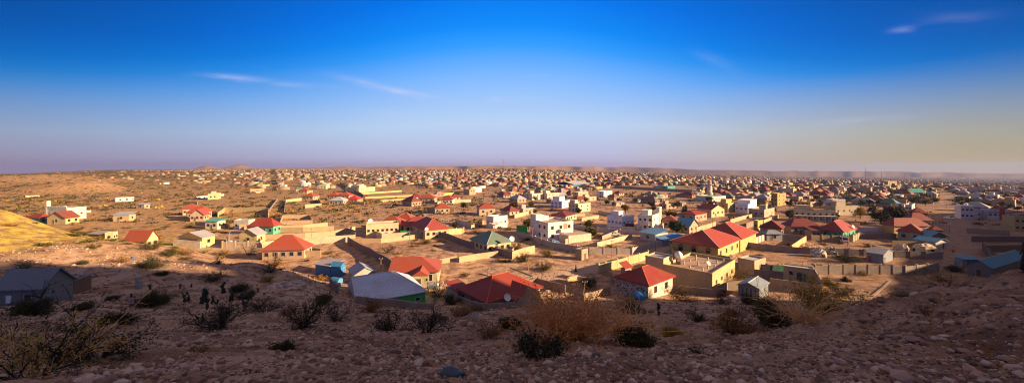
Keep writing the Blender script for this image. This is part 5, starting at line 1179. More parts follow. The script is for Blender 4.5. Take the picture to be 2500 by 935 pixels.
# yard walls of the far town, a mass as well
k = rest[(HY[rest] < 1500) & (RG.rand(len(rest)) < .35)]; n = len(k)
Lw = RG.uniform(10,26,n); a = A0+RG.choice([0,1],n)*math.pi/2; c_, s_ = np.cos(a), np.sin(a); ox = RG.uniform(5,8,n)
V = []
for z in (-1.5, 2.0):
    for u, v in ((-1,-1),(1,-1),(1,1),(-1,1)):
        lx = u*Lw/2; ly = v*.12+ox; V.append(np.stack([HX[k]+lx*c_-ly*s_, HY[k]+lx*s_+ly*c_, zz[k]+z], 1))
V = np.stack(V,1).reshape(-1,3); q4 = np.array([(0,1,5,4),(1,2,6,5),(2,3,7,6),(3,0,4,7),(4,5,6,7)])
Fc = (q4[None]+(np.arange(n)*8)[:,None,None]).reshape(-1,4)
o = D.objects.new('distant_yard_walls', big_mesh('distant_yard_walls', V, Fc, [plain('far yard wall',(.45,.34,.2),.95,var=.2,sc=.03),plain('far yard wall yellow',(.56,.45,.2),.95)], np.repeat((RG.rand(n)<.3).astype(int),5))); C.objects.link(o); tag(o,'yard walls between the distant houses','walls',kind='stuff')

# ================================================================== vegetation
def rot_leaf(n, size, rng, up=.0):
    """n random triangles round the origin"""
    a = rng.normal(size=(n,3,3)); a -= a.mean(1,keepdims=True); a /= np.linalg.norm(a,axis=2,keepdims=True); 
    return a*(size*rng.uniform(.5,1.2,(n,1,1)))
def grow(rng, stems, H, spread, r0, sub=4, sub2=3, lean=0.0, segs=4, curve=.25, wig=.12, base_r=.1):
    """returns branches (list of (points, radii)) and tip points"""
    B, tips = [], []
    for s in range(stems):
        a = rng.uniform(0,2*math.pi); tilt = spread*math.sqrt(rng.uniform(.02,1))
        L_ = H*rng.uniform(.7,1.1)/max(.35,math.cos(tilt*.8))**.5
        d = np.array([math.cos(a)*math.sin(tilt), math.sin(a)*math.sin(tilt), math.cos(tilt)]); d[0] += lean; p = np.array([base_r*math.cos(a), base_r*math.sin(a), -.05]); pts = [p]; 
        for k in range(segs):
            d = d+rng.normal(size=3)*wig; d[2] -= curve*.3*k/segs; d /= np.linalg.norm(d); p = p+d*L_/segs; pts.append(p)
        B.append((pts, [r0*(1-.75*k/segs) for k in range(segs+1)])); tips.append(pts[-1])
        for j in range(sub):
            k = rng.randint(1,segs+1); p1 = pts[k-1]*.5+pts[k]*.5; d1 = (pts[k]-pts[k-1]); d1 = d1/np.linalg.norm(d1)+rng.normal(size=3)*.6; d1 /= np.linalg.norm(d1); L1 = L_*rng.uniform(.25,.5)
            q = [p1, p1+d1*L1*.5]; d2 = d1+rng.normal(size=3)*.3; d2 /= np.linalg.norm(d2); q.append(q[-1]+d2*L1*.5); B.append((q,[r0*.5,r0*.35,r0*.15])); tips.append(q[-1]); tips.append(q[1])
            for m_ in range(sub2):
                d3 = d2+rng.normal(size=3)*.7; d3 /= np.linalg.norm(d3); q0 = q[1]*rng.uniform(0,1)+q[2]*0; q0 = q[1]+(q[2]-q[1])*rng.rand(); e = q0+d3*L1*.45; B.append(([q0,e],[r0*.28,r0*.12])); tips.append(e)
    return B, np.array(tips)
def bmesh_of(B, n=3):
    m = MB()
    for pts, r in B: m.tube([tuple(p) for p in pts], r, n, cap=False)
    return m
def foliage(tips, per, size, sig, rng, name, mat_):
    tips = tips[tips[:,2] > .05]
    c = np.repeat(tips, per, 0)+rng.normal(size=(len(tips)*per,3))*sig
    c[:,2] = np.maximum(c[:,2], .03)
    V = (rot_leaf(len(c), size, rng)+c[:,None,:]).reshape(-1,3)
    return big_mesh(name, V, np.arange(len(V)).reshape(-1,3), [mat_])
def shrub(name, cat, label, loc, rng, bm, leaf=None, group='shrubs of the slope', per=6, size=.07, sig=.12, **g):
    t = empty(name, loc, rng.uniform(0,6.28)); tag(t, label, cat, group)
    B, tips = grow(rng, **g); o = bmesh_of(B).obj('branches', bm, t)
    if leaf: f = D.objects.new('foliage', foliage(tips, per, size, sig, rng, 'foliage', leaf)); C.objects.link(f); f.parent = t
    return t
mt = MATS
def at_ground(px, py): x, y = ray(px, py); return (x, y, gz(x,y))
SEED = [100]
def fg(px, py, wpx, kind, label, hk=1.0, Y=None):
    if Y: x, y = P(px,Y), Y; z = gz(x,y)
    else: x, y, z = at_ground(px, py)
    r = wpx/2*y/F; SEED[0] += 1; rng = np.random.RandomState(SEED[0]); H = r*1.1*hk
    FOOT.append((x,y,r*.5))
    LAND_S.append((px,py))
    k = max(.5, min(1.6, r))
    if kind == 'orange': return shrub('bare_bush','bush',label,(x,y,z),rng,mt['twig_orange_lit'],mt['leaf_rust'],stems=80,H=H*.92,spread=1.25,r0=.020*k,sub=6,sub2=4,per=2,size=.05,sig=.08,curve=.5,wig=.10)
    if kind == 'pale': return shrub('bare_bush','bush',label,(x,y,z),rng,mt['twig_pale'],None,stems=34,H=H,spread=1.1,r0=.019*k,sub=5,sub2=3,curve=.4,wig=.14)
    if kind == 'dark': return shrub('thorn_bush','bush',label,(x,y,z),rng,mt['bark_dark'],mt['leaf_dark'],stems=26,H=H,spread=1.15,r0=.022*k,sub=5,sub2=3,per=9,size=.034*k+.010,sig=.10*k,curve=.5)
    if kind == 'olive': return shrub('thorn_bush','bush',label,(x,y,z),rng,mt['bark'],mt['leaf_olive'],stems=24,H=H,spread=1.1,r0=.02*k,sub=5,sub2=3,per=9,size=.034*k+.010,sig=.10*k,curve=.4)
    if kind == 'yellow': return shrub('yellow_bush','bush',label,(x,y,z),rng,mt['bark'],mt['leaf_yellow'],stems=22,H=H,spread=1.1,r0=.02*k,sub=5,sub2=3,per=9,size=.036*k+.010,sig=.11*k,curve=.4)
    if kind == 'dry': return shrub('dry_bush','bush',label,(x,y,z),rng,mt['bark'],mt['leaf_dry'],stems=26,H=H,spread=1.2,r0=.014*k,sub=5,sub2=3,per=3,size=.05*k,sig=.1*k,curve=.5)
    if kind == 'acacia': return shrub('acacia_bush','bush',label,(x,y,z),rng,mt['bark_dark'],mt['leaf_dark'],stems=11,H=H*1.25,spread=1.15,r0=.035*k,sub=7,sub2=4,per=5,size=.030*k+.010,sig=.13*k,curve=.7)
    if kind == 'ball': return shrub('dense_shrub','bush',label,(x,y,z),rng,mt['bark_dark'],mt['leaf_dark'],stems=34,H=H*.9,spread=1.3,r0=.014*k,sub=5,sub2=3,per=9,size=.038*k+.012,sig=.11*k,curve=.6)
LAND_S = []
BUSH = [
 (1390,832,215,'orange','biggest bare bush with glowing orange-brown twigs, right of centre in front',1.05),
 (1312,876,190,'acacia','wide dark flat topped thorn bush just in front of the big orange bush',.36),
 (1545,826,150,'pale','bare pale twigged bush with arching shoots right of the big orange bush',1.0),
 (1552,838,84,'ball','dense black-green shrub under the pale arching twigs',.8),
 (1955,785,150,'pale','bare tangled branches at the left of the yellow leaved bush on the ridge',1.1),
 (2012,768,120,'yellow','yellow-green leaved bush on the edge of the rocky ridge',1.0),
 (1880,790,110,'olive','low dark olive bush left of the tangled branches on the ridge',.7),
 (1792,815,130,'dry','low dry brownish bush between the pale twigged bush and the ridge',.6),
 (1636,822,50,'yellow','small yellow green tuft right of the pale twigged bush',.7),
 (1190,822,70,'dry','small orange-brown dry bush left of the big orange bush',.8),
 (1130,772,66,'dry','low brown bush in front of the block wall corner',.7),
 (1040,812,90,'acacia','dark bush with brown top in the middle of the slope, right one of two',.8),
 (958,806,90,'acacia','dark bush in the middle of the slope, left one of two neighbours',.7),
 (1250,800,60,'dark','small dark bush between the brown bush and the big orange one',.7),
 (742,800,100,'acacia','spreading dark thorn bush with visible trunk left of the blue-grey shed',.9),
 (650,760,60,'acacia','round dark thorn bush up the slope from the spreading one',.9),
 (700,768,40,'dry','thin brownish bush beside the round dark one',.7),
 (818,782,50,'acacia','slim dark bush in front of the grey wall end',1.2),
 (788,740,62,'olive','low olive bush at the left corner of the blue-grey shed',.6),
 (688,856,72,'ball','low flat dark shrub alone on the stony slope',.5),
 (535,802,110,'acacia','big dark thorn bush on the left of the slope below the cactus clumps',.9),
 (600,730,44,'dark','small dark bush right of the cactus clumps',.8),
 (290,790,90,'dark','low dark bush on the left slope behind the corner bushes',.5),
 (195,756,54,'ball','small low dark shrub right of the bare tree',.5),
 (275,733,34,'ball','tiny dark shrub beside the left footpath',.6),
 (80,770,84,'ball','dense round black-green shrub in front of the dark grey shed',.9),
 (230,876,170,'acacia','large dark acacia bush at the lower left',.75),
 (368,655,84,'ball','dark green dense bush on the crest of the left slope',.65),
 (394,672,34,'ball','small green-black shrub below the dense crest bush',.5),
 (60,671,44,'acacia','little flat topped thorn tree on the slope above the dark shed',1.2),
 (200,645,22,'dark','small dark bush on the upper footpath',.8),
 (525,685,36,'olive','upright olive bush at the edge of the sunlit strip',1.1),
 (584,712,50,'ball','low green shrub at the lower edge of the sunlit strip',.6),
 (662,665,56,'acacia','dark thorn bush beyond the sunlit strip',.9),
 (655,687,22,'yellow','small yellowish bush at the end of the sunlit strip',1.2),
 (415,625,60,'olive','olive scrub on the crest left of the buff panel wall',.5),
 (370,610,50,'olive','yellow-green bush beside the lone red gable house',.8),
 (455,622,60,'dry','brown scrub in front of the white painted yard wall',.5),
 (300,640,40,'dry','low brown scrub at the shadow edge on the left hill',.5),
 (395,742,60,'olive','dark bush clump beside the white scrap of cloth',.8),
 (360,748,70,'dark','low dark bush just right of the white scrap of cloth',.7),
 (1665,734,58,'olive','round green thorn tree before the yellow flat roofed building',1.1),
 (1540,766,60,'olive','small flat topped tree on the open dirt below the patterned stone house',1.0),
 (1700,786,54,'acacia','low spreading bush on the slope below the yellow flat roofed building',.6),
 (1760,742,40,'acacia','dark bush in front of the dark low wall',.9),
 (1790,770,60,'dry','low flat brown bush right of the low spreading one',.4),
 (1828,742,44,'dark','dark bush in front of the pale blue-grey gabled shed',.8),
 (1872,748,60,'dark','dark bush at the right end of the pale blue-grey gabled shed',.8),
 (1800,690,76,'olive','brownish tree between the flat roofed building and the small grey shed',.9),
 (2021,696,32,'olive','round olive bush in the open ground right of the cream hut',1.1),
 (2055,722,50,'dark','dark bush inside the outline of foundation stones',.9),
 (2063,686,22,'dark','small green-black bush above the foundation stones',.8),
 (2108,672,22,'dry','small dry bush by the long block wall',.9),
 (2205,722,40,'dark','dark bush on the far right slope below the long wall',1.2,70),
 (2312,690,90,'acacia','very large black bush at the right, left of the blue roofed shed',1.1,80),
 (2380,692,60,'olive','olive and black bush in front of the gable of the blue roofed shed',.7,78),
 (2065,640,100,'ball','broad dark hedge of scrub left of the weathered tin shed',.45),
 (2155,655,44,'dry','brown bush right of the weathered tin shed',.6),
 (1335,627,60,'olive','broad green bush by the wall left of the roofless block cube',.7),
 (1260,612,40,'olive','green bush in the yard before the tall white house',.8),
 (1425,620,50,'dry','dry bushes at the foot of the roofless block cube',.7),
 (1330,660,36,'dark','small dark bush right of the pole by the foundation walls',1.0),
 (1275,640,40,'dark','round dark bush by the wooden pole at the foundations',.9),
 (1435,700,56,'ball','dark green shrub mass in the shaded ruined yard',.8),
 (1480,655,30,'ball','small green-black shrub beside the dirt road bend',.7),
 (945,618,34,'acacia','flat topped acacia in the empty walled field',1.1),
 (1040,595,26,'olive','round bush near the top of the empty walled field',.8),
 (605,622,50,'acacia','dark acacia left of the broad orange-red hip roof',1.1),
 (1070,725,70,'acacia','dark bushes between the blue-grey shed and the red roofed house',.8),
 (1100,742,50,'dark','dark bush at the foot of the dark corner wall',.8),
 (1165,760,50,'dry','brown bush in front of the dark corner wall',.5),
 (905,760,60,'dry','brown dry bush in front of the plain block wall',.8),
 (985,752,36,'olive','small bush against the plain block wall',.7),
 (2270,770,40,'dry','low dry tuft among the rocks of the right ridge',.5),
 (2330,655,40,'dark','dark weeds behind the very large black bush',.6,95),
 (1585,800,30,'dry','small dry tuft left of the yellow green tuft',.7),
 (480,860,60,'dry','faint dry tuft on the stony slope left of centre',.4),
 (600,915,80,'dry','low dry twigs among the stones at the bottom left',.3),
 (1690,860,40,'ball','flat dark tuft on the bare dirt under the ridge',.4)]
for a in BUSH: fg(*a)
# the bare tree by the left shed
x,y,z = at_ground(98,762); rng = np.random.RandomState(9); t = empty('bare_tree',(x,y,z)); tag(t,'leafless grey tree in front of the dark grey shed','tree')
Bt = [([(0,0,-.2),(.03,0,.8),(-.02,.05,1.4)],[.09,.07,.06])]; B, tips = grow(rng,7,1.5,.9,.035,sub=4,sub2=3,curve=0)
bmesh_of(Bt,6).obj('trunk',mt['bark_dark'],t); m = bmesh_of([([tuple(np.array(p)+[0,0,1.35]) for p in pts],r) for pts,r in B]); m.obj('branches',mt['bark_dark'],t)
# big thorny branches at the bottom left corner
for px,py,w_,lab,bm,lf in ((70,925,190,'large dark thorny bush filling the bottom left corner','bark_dark','leaf_dark'),(120,930,150,'bright yellow tipped bare branches reaching up in the bottom left corner','twig_pale','leaf_yellow')):
    x,y,z = at_ground(px,py); y += .6; x = P(px,y); z = gz(x,y); rng = np.random.RandomState(int(px)); r = w_/2*y/F
    shrub('thorny_branches','bush',lab,(x,y,z),rng,mt[bm],mt[lf],stems=14 if bm=='bark_dark' else 7,H=r*1.9,spread=.95,r0=.013 if bm=='bark_dark' else .021,sub=8,sub2=5,per=2 if bm=='bark_dark' else 4,size=.024,sig=.05,curve=.2,wig=.16)
# cactus clumps
def cactus(px,py,hpx,label,n=12,tall=False):
    x,y,z = at_ground(px,py); H = hpx*y/F; t = empty('cactus',(x,y,z),rnd.random()*6); tag(t,label,'cactus','cactus clumps on the left slope'); 
    for s in range(3):
        m = MB(); p = Vector((rnd.uniform(-.25,.25)*H,rnd.uniform(-.2,.2)*H,0)); rr_ = H*(.15 if not tall else .1)
        nseg = max(2,int(H/(rr_*1.5))) if s < 2 else 2
        for k in range(nseg):
            o_ = len(m.v); a = rnd.random()*3.14; tl = rnd.uniform(-.5,.5); nn,mm = 8,5; R3 = Matrix.Rotation(a,3,'Z')@Matrix.Rotation(tl,3,'X'); up = R3@Vector((0,0,1)); c_ = p+up*rr_*.95
            for i in range(mm+1):
                ph = math.pi*i/mm
                for j in range(nn):
                    th_ = 2*math.pi*j/nn; m.v.append(tuple(c_+R3@Vector((rr_*math.sin(ph)*math.cos(th_),rr_*.38*math.sin(ph)*math.sin(th_),-rr_*1.15*math.cos(ph)))))
            for i in range(mm):
                for j in range(nn): m.f.append((o_+i*nn+j,o_+i*nn+(j+1)%nn,o_+(i+1)*nn+(j+1)%nn,o_+(i+1)*nn+j)); m.m.append(0)
            p = p+up*rr_*1.7; p.x += rnd.uniform(-.1,.1)*H
        m.obj('stem',plain('cactus_skin',(.03,.04,.02),.7,var=.3),t)
for px,py,h,l in ((452,738,24,'lower left cactus clump of two lobes on the left slope'),(497,742,36,'tall ragged cactus clump with branching arms, left of centre group'),(524,742,22,'small upright cactus right of the tall ragged clump'),(541,716,26,'cactus clump highest up the slope'),(562,735,24,'leaning cactus clump with a long arm'),(603,750,30,'rightmost ragged cactus clump of the left slope'),(630,713,12,'tiny lone cactus right of the low green shrub'),(470,701,10,'tiny dark cactus at the upper left of the clumps'),(440,705,12,'small dark cactus at the footpath bend'),(368,706,14,'single dark cactus near the concrete post'),(325,733,18,'dark spiky cactus behind the white scrap of cloth'),(488,790,22,'dark cactus left of the big dark thorn bush'),(505,755,18,'low cactus below the tall ragged clump')): cactus(px,py,h,l)
cactus(1606,768,30,'slim tall cactus standing alone below the patterned stone house',tall=True)
# scattered scrub: templates
def tmpl(seed, r, h, nl, leaf, size):
    rng = np.random.RandomState(seed); B, tips = grow(rng, 10, h, 1.2, .03, sub=3, sub2=1, curve=.5)
    m = bmesh_of(B[:30]); nb = len(m.f)
    tips = tips[tips[:,2]>.1]; c = tips[rng.randint(0,len(tips),nl)]*np.array([r/h,r/h,1])+rng.normal(size=(nl,3))*.22*np.array([1,1,.6]); c[:,2] = np.maximum(c[:,2],.05)
    V = (rot_leaf(nl,size,rng)+c[:,None]).reshape(-1,3).tolist(); o_ = len(m.v); m.v += [tuple(v) for v in V]; m.f += [(o_+3*i,o_+3*i+1,o_+3*i+2) for i in range(nl)]; m.m += [1]*nl
    return m.mesh('scrub', [mt['bark'], mt[leaf]])
TM = [('dark green','leaf_dark'),('olive','leaf_olive'),('yellowish','leaf_olive'),('dry brown','leaf_dry'),('green','leaf_green')]
TMM = [[tmpl(40+10*i+j, 1.5, 1.3, 420, l, .17) for j in range(3)] for i,(n,l) in enumerate(TM)]
def sdens(px, py):
    v = 0.5*np.ones(len(px))
    v = np.where((px>640)&(px<1180)&(py>488)&(py<548), 2.6, v)
    v = np.where((px<680)&(py<600), 1.5, v)
    v = np.where((px<330)&(py<520), 2.2, v)
    v = np.where((px>860)&(px<1250)&(py>590), .35, v)
    v = np.where((px>1250)&(py>560), .4, v)
    v = np.where((px>1480)&(px<1690)&(py>456)&(py<468), .05, v)
    v = np.where((px>1500)&(px<1700)&(py>=468)&(py<500), 1.3, v)
    v = np.where((px>1180)&(py<500), .6, v)
    return v
def scatter(cell, y0, y1, seed):
    global RG; RG = np.random.RandomState(seed); n = int(y1*1.5/cell)
    x = RG.uniform(-1.5*y1,1.5*y1,int(3*y1*(y1-y0)/cell**2)); y = RG.uniform(y0,y1,len(x)); k = np.abs(x) < 1.45*y+5; return x[k], y[k]
sx1, sy1 = scatter(6.0, 74, 330, 3); sx2, sy2 = scatter(7.5, 330, 1500, 4); sx3, sy3 = scatter(18,1500,3600,6)
BX = np.concatenate([sx1,sx2,sx3]); BY = np.concatenate([sy1,sy2,sy3]); bz = hgt(BX,BY,False); bpx, bpy = PX0+F*BX/BY, PY0-F*bz/BY
k = (RG.rand(len(BX)) < .40*sdens(bpx,bpy)*(1+1.4*fbm(BX/45,BY/45,3,66))) & (bz > -400)
k &= clear_np(BX,BY,1.0,1.5,.5)
BX,BY,bz,bpx,bpy = [a[k] for a in (BX,BY,bz,bpx,bpy)]
# keep scrub off houses
from mathutils import kdtree
kd = kdtree.KDTree(nH); [kd.insert((float(HX[i]),float(HY[i]),0),i) for i in range(nH)]; kd.balance()
k = np.array([ (kd.find((float(x),float(y),0))[2] or 99) > 7.5 for x,y in zip(BX,BY)]); BX,BY,bz,bpx,bpy = [a[k] for a in (BX,BY,bz,bpx,bpy)]
bz = hgt(BX,BY)
o_ = np.argsort(BY); near_i = o_[:200]; rest_i = o_[200:]
LAND2 = LAND
for i in near_i:
    ki = rnd.choice([0,1,1,2,3,3]); s = rnd.uniform(.45,1.15)
    t = D.objects.new('scrub_bush', TMM[ki][rnd.randrange(3)]); C.objects.link(t); t.location = (float(BX[i]),float(BY[i]),float(bz[i])-.05); t.scale = (s,s,s*rnd.uniform(.6,1)); t.rotation_euler = (0,0,rnd.random()*6.28)
    sz = 'tiny' if s < .6 else ('large' if s > 1.0 else 'low')
    tag(t, nice(f'{sz} {TM[ki][0]} scrub bush', float(bpx[i]), float(bpy[i])), 'bush', 'scrub bushes on the plain')
def leaf_mass(X, Y, Z, r, h, n, size, seed):
    rng = np.random.RandomState(seed); m = len(X)
    c = rng.normal(size=(m,n,3))*np.array([.42,.42,.32]); c *= np.stack([r,r,h],1)[:,None,:]; c[:,:,2] = np.abs(c[:,:,2])+h[:,None]*.12
    c += np.stack([X,Y,Z],1)[:,None,:]
    V = rot_leaf(m*n, 1, rng).reshape(m,n,3,3)*(size[:,None,None,None])+c[:,:,None,:]
    V = V.reshape(-1,3); return V, np.arange(len(V)).reshape(-1,3)
X,Y,Z = BX[rest_i],BY[rest_i],bz[rest_i]; RG = np.random.RandomState(8); n = len(X); s = RG.uniform(.4,1.5,n)**1.3*np.clip(Y/700,1,2.0)
V,Fc = leaf_mass(X,Y,Z,2.3*s,1.0*s,16,.56*s,2); mi = np.repeat(RG.choice(4,n,p=[.42,.38,.17,.03]),16)
o = D.objects.new('far_scrub', big_mesh('far_scrub',V,Fc,[mt['leaf_dark'],mt['leaf_olive'],mt['leaf_dry'],mt['leaf_yellow']],mi)); C.objects.link(o); tag(o,'countless low thorn bushes dotting the far plain','scrub',kind='stuff')
print('scrub', n)
# trees of the town
def tree(px,py,wpx,label,leaf='leaf_green',hk=1.0,Y=None):
    x,y = unproj(px,py,PLAIN) if Y is None else (P(px,Y),Y); z = gz(x,y); r = wpx/2*y/F; SEED[0]+=1; rng = np.random.RandomState(SEED[0]); H = 2*r*hk
    t = empty('tree',(float(x),float(y),z)); tag(t,label,'tree','trees of the town'); FOOT.append((float(x),float(y),r*.5))
    B, tips = grow(rng,7,H*.6,.8,.09*r,sub=5,sub2=2,curve=0)
    m = bmesh_of([([(0,0,-.3),(.02*r,0,H*.2),(0,.03*r,H*.38)],[.11*r,.09*r,.07*r])],6); m2 = bmesh_of([([tuple(np.array(p)+[0,0,H*.3]) for p in a],q) for a,q in B]); off=len(m.v); m.v+=m2.v; m.f+=[tuple(i+off for i in f) for f in m2.f]; m.m+=m2.m
    m.obj('trunk',mt['bark'],t)
    nb=26; cc = rng.normal(size=(nb,3)); cc /= np.linalg.norm(cc,axis=1,keepdims=True); cc *= rng.uniform(.35,.95,(nb,1)); cc = cc*np.array([r,r,H*.33])+[0,0,H*.66]
    per=90; c = np.repeat(cc,per,0)+rng.normal(size=(nb*per,3))*r*.17; V = (rot_leaf(len(c),.12*r,rng)+c[:,None]).reshape(-1,3)
    f = D.objects.new('crown',big_mesh('crown',V,np.arange(len(V)).reshape(-1,3),[mt[leaf]])); C.objects.link(f); f.parent=t
for a in [(1651,574,34,'round dense green tree left of the sky blue roofed house'),(2185,545,44,'big dark green tree behind the white painted wall','leaf_dark',.9),(2150,548,40,'lower dark tree left of the big one behind the white painted wall','leaf_dark',.8),(2234,543,30,'dark tree between the maroon roofs','leaf_dark',.8),
 (2022,535,24,'olive tree in front of the long arcaded building, right one','leaf_olive',1.0),(1976,538,30,'green tree in front of the arches of the long arcaded building','leaf_olive',.9),(2100,535,18,'slim yellow-green tree right of the arcaded building','leaf_yellow',1.5),(2040,536,16,'small olive tree at the right end of the arcaded building','leaf_olive',1.0),(1928,540,18,'dark slim tree left of the long arcaded building','leaf_dark',1.6),
 (1437,566,18,'tall slim conifer-like olive tree right of the tall white house','leaf_olive',1.7),(1412,526,16,'green tree beside the low dark red roof','leaf_green',1.2),(1112,566,16,'dark green tree right of the wide maroon villa','leaf_dark',1.6),(1290,560,26,'dark thorn tree left of the tall white house','leaf_olive',1.0),(1640,536,24,'olive thorn tree behind the salmon gable','leaf_olive',.8),
 (1255,510,22,'round olive tree by the crossroads left of the dark red roof','leaf_olive',.7),(1440,580,36,'low spreading olive tree in the yard right of the tall white house','leaf_olive',.6),(1678,632,0.1,'x') ]:
    if a[2] > 1: tree(*a)
# many small trees between the houses
gx_, gy_ = scatter(8.5,200,1500,21); g3_, g4_ = scatter(20,1500,2800,22); TX = np.concatenate([gx_,g3_]); TY = np.concatenate([gy_,g4_]); tz = hgt(TX,TY,False); tpx, tpy = PX0+F*TX/TY, PY0-F*tz/TY
bst = np.where(tpx>2000, 2.2, 1.2)
k = (RG.rand(len(TX)) < .50*bst*np.clip(dens(tpx,tpy),0,1)*(1+1.2*fbm(TX/90,TY/90,3,88))); k &= clear_np(TX,TY,1.5,2,1)
TX,TY,tz,tpx,tpy = [a[k] for a in (TX,TY,tz,tpx,tpy)]
k = np.array([(kd.find((float(x),float(y),0))[2] or 99) > 5.5 for x,y in zip(TX,TY)]); TX,TY,tz,tpx,tpy = [a[k] for a in (TX,TY,tz,tpx,tpy)]
def ttmpl(seed, leaf):
    rng = np.random.RandomState(seed); cc = rng.normal(size=(12,3)); cc /= np.linalg.norm(cc,axis=1,keepdims=True); cc = cc*rng.uniform(.3,.9,(12,1))*np.array([2.6,2.6,1.5])+[0,0,3.2]
    c = np.repeat(cc,34,0)+rng.normal(size=(12*34,3))*.5; V = (rot_leaf(len(c),.42,rng)+c[:,None]).reshape(-1,3); return big_mesh('crown',V,np.arange(len(V)).reshape(-1,3),[mt[leaf]])
trunk_me = bmesh_of([([(0,0,-.4),(.1,0,1.2),(0,.1,2.6)],[.22,.18,.12]),([(0,0,1.3),(.9,.2,2.8)],[.12,.05]),([(0,0,1.5),(-.8,.3,2.9)],[.12,.05])],5).mesh('trunk',mt['bark'])
CR = [('dark green',ttmpl(1,'leaf_dark')),('green',ttmpl(2,'leaf_green')),('olive',ttmpl(3,'leaf_olive')),('dark',ttmpl(4,'leaf_dark'))]
o_ = np.argsort(TY); ni = o_[:110]; ri = o_[110:]
for i in ni:
    nme, me = rnd.choice(CR); t = empty('tree',(float(TX[i]),float(TY[i]),float(tz[i])),rnd.random()*6); s = rnd.uniform(.55,1.15); t.scale=(s,s,s)
    for nn, m_ in (('trunk',trunk_me),('crown',me)): c = D.objects.new(nn,m_); C.objects.link(c); c.parent=t
    tag(t, nice(('small ' if s<.75 else 'big ' if s > 1 else '')+nme+' tree',float(tpx[i]),float(tpy[i])),'tree','trees between the houses')
X,Y,Z = TX[ri],TY[ri],tz[ri]; n=len(X); s=RG.uniform(.5,1.2,n)*np.clip(Y/900,1,1.6)
V,Fc = leaf_mass(X,Y,Z+.4,2.9*s,2.9*s,16,1.15*s,5)
o = D.objects.new('far_trees', big_mesh('far_trees',V,Fc,[mt['leaf_dark'],mt['leaf_green'],mt['leaf_olive']],np.repeat(RG.choice(3,n,p=[.6,.15,.25]),16))); C.objects.link(o); tag(o,'dark trees scattered in a mass between the distant houses','trees',kind='stuff')
print('trees', n)
# ================================================================== stones, litter, people, vehicles
RG = np.random.RandomState(31)
g_ = (1+5**.5)/2
IC = np.array([(-1,g_,0),(1,g_,0),(-1,-g_,0),(1,-g_,0),(0,-1,g_),(0,1,g_),(0,-1,-g_),(0,1,-g_),(g_,0,-1),(g_,0,1),(-g_,0,-1),(-g_,0,1)])/1.9
IF = np.array([(0,11,5),(0,5,1),(0,1,7),(0,7,10),(0,10,11),(1,5,9),(5,11,4),(11,10,2),(10,7,6),(7,1,8),(3,9,4),(3,4,2),(3,2,6),(3,6,8),(3,8,9),(4,9,5),(2,4,11),(6,2,10),(8,6,7),(9,8,1)])
n = 62000
Y = np.exp(RG.uniform(math.log(4.2), math.log(82), n)); X = RG.uniform(-1.42,1.42,n)*Y
z = hgt(X,Y,False); keep = (z > PLAIN+1.5) | (RG.rand(n) < .18)
clump = fbm(X/2.5,Y/2.5,3,91)+.5*fbm(X/12,Y/12,2,93); keep &= RG.rand(n) < np.clip(.6+1.6*clump,.10,1)
X,Y = X[keep],Y[keep]; Z = hgt(X,Y); n = len(X)
S = (0.013+.0016*Y)*np.exp(RG.normal(0,.55,n)); S = np.clip(S,.012,.30)
big = np.argsort(-S/Y*F)[:230]; m_ = np.ones(n,bool); m_[big] = False
def stones(ix):
    k = len(ix); V = IC[None]*RG.uniform(.65,1.25,(k,12,1)); V = V*S[ix][:,None,None]*RG.uniform(.7,1.3,(k,1,3))*np.array([1,1,.7])
    a = RG.uniform(0,6.28,k); c,s = np.cos(a)[:,None],np.sin(a)[:,None]; return np.stack([V[:,:,0]*c-V[:,:,1]*s,V[:,:,0]*s+V[:,:,1]*c,V[:,:,2]],-1)
ix = np.nonzero(m_)[0]; V = stones(ix)+np.stack([X[ix],Y[ix],Z[ix]+S[ix]*.15],1)[:,None]
Fc = (IF[None]+(np.arange(len(ix))*12)[:,None,None]).reshape(-1,3)
smat = [MATS['stone_pale'],plain('stone_brown',(.25,.145,.10),.95,var=.5,sc=1.5),MATS['stone_dark'],plain('stone_rose',(.42,.26,.20),.95,var=.3,sc=2)]
o = D.objects.new('gravel', big_mesh('gravel',V.reshape(-1,3),Fc,smat,np.repeat(RG.choice(4,len(ix),p=[.18,.40,.22,.20]),20))); C.objects.link(o); tag(o,'countless small loose stones covering the shaded slope','gravel',kind='stuff')
V = stones(big)
for q,i in enumerate(big):
    me = D.meshes.new('stone'); me.from_pydata([tuple(v) for v in V[q]],[],[tuple(f) for f in IF]); me.materials.append(smat[RG.choice([0,0,3,1])])
    o = D.objects.new('loose_stone',me); C.objects.link(o); o.location=(float(X[i]),float(Y[i]),float(Z[i])+float(S[i])*.1)
    px,py = px_of(X[i],Y[i],Z[i]); sd = 'left' if px < 850 else 'middle' if px < 1650 else 'right'
    tag(o,f'loose pale stone lying on the shaded rubble slope, {sd} part','stone',f'larger loose stones, {sd} part of the slope')
def rock(px,py,wpx,col,label,hk=.7,seed=1,name='boulder',cat='boulder',smooth=False):
    x,y,z = at_ground(px,py); r = wpx/2*y/F; rng = np.random.RandomState(seed)
    import bmesh
    bm = bmesh.new(); bmesh.ops.create_icosphere(bm,subdivisions=3,radius=1)
    for v in bm.verts:
        c = v.co.copy(); k = 1+.55*float(fbm(np.array([c.x*1.1+seed*3]),np.array([c.y*1.1+c.z*1.7]),3,seed)[0]); v.co = Vector((c.x*r*k,c.y*r*.8*k,c.z*r*hk*k))
    me = D.meshes.new(name); bm.to_mesh(me); bm.free(); me.materials.append(col)
    if smooth: me.polygons.foreach_set('use_smooth',[True]*len(me.polygons))
    o = D.objects.new(name,me); C.objects.link(o); o.location=(x,y,z+r*hk*.35); tag(o,label,cat)
rock(1100,918,62,plain('blue_grey_stone',(.05,.075,.10),.6,var=.35,sc=9),'smooth dark blue-grey boulder at the bottom edge of the picture',.55,4,smooth=True)
rk_ = plain('ridge_rock',(.30,.19,.14),.95,var=.45,sc=3)
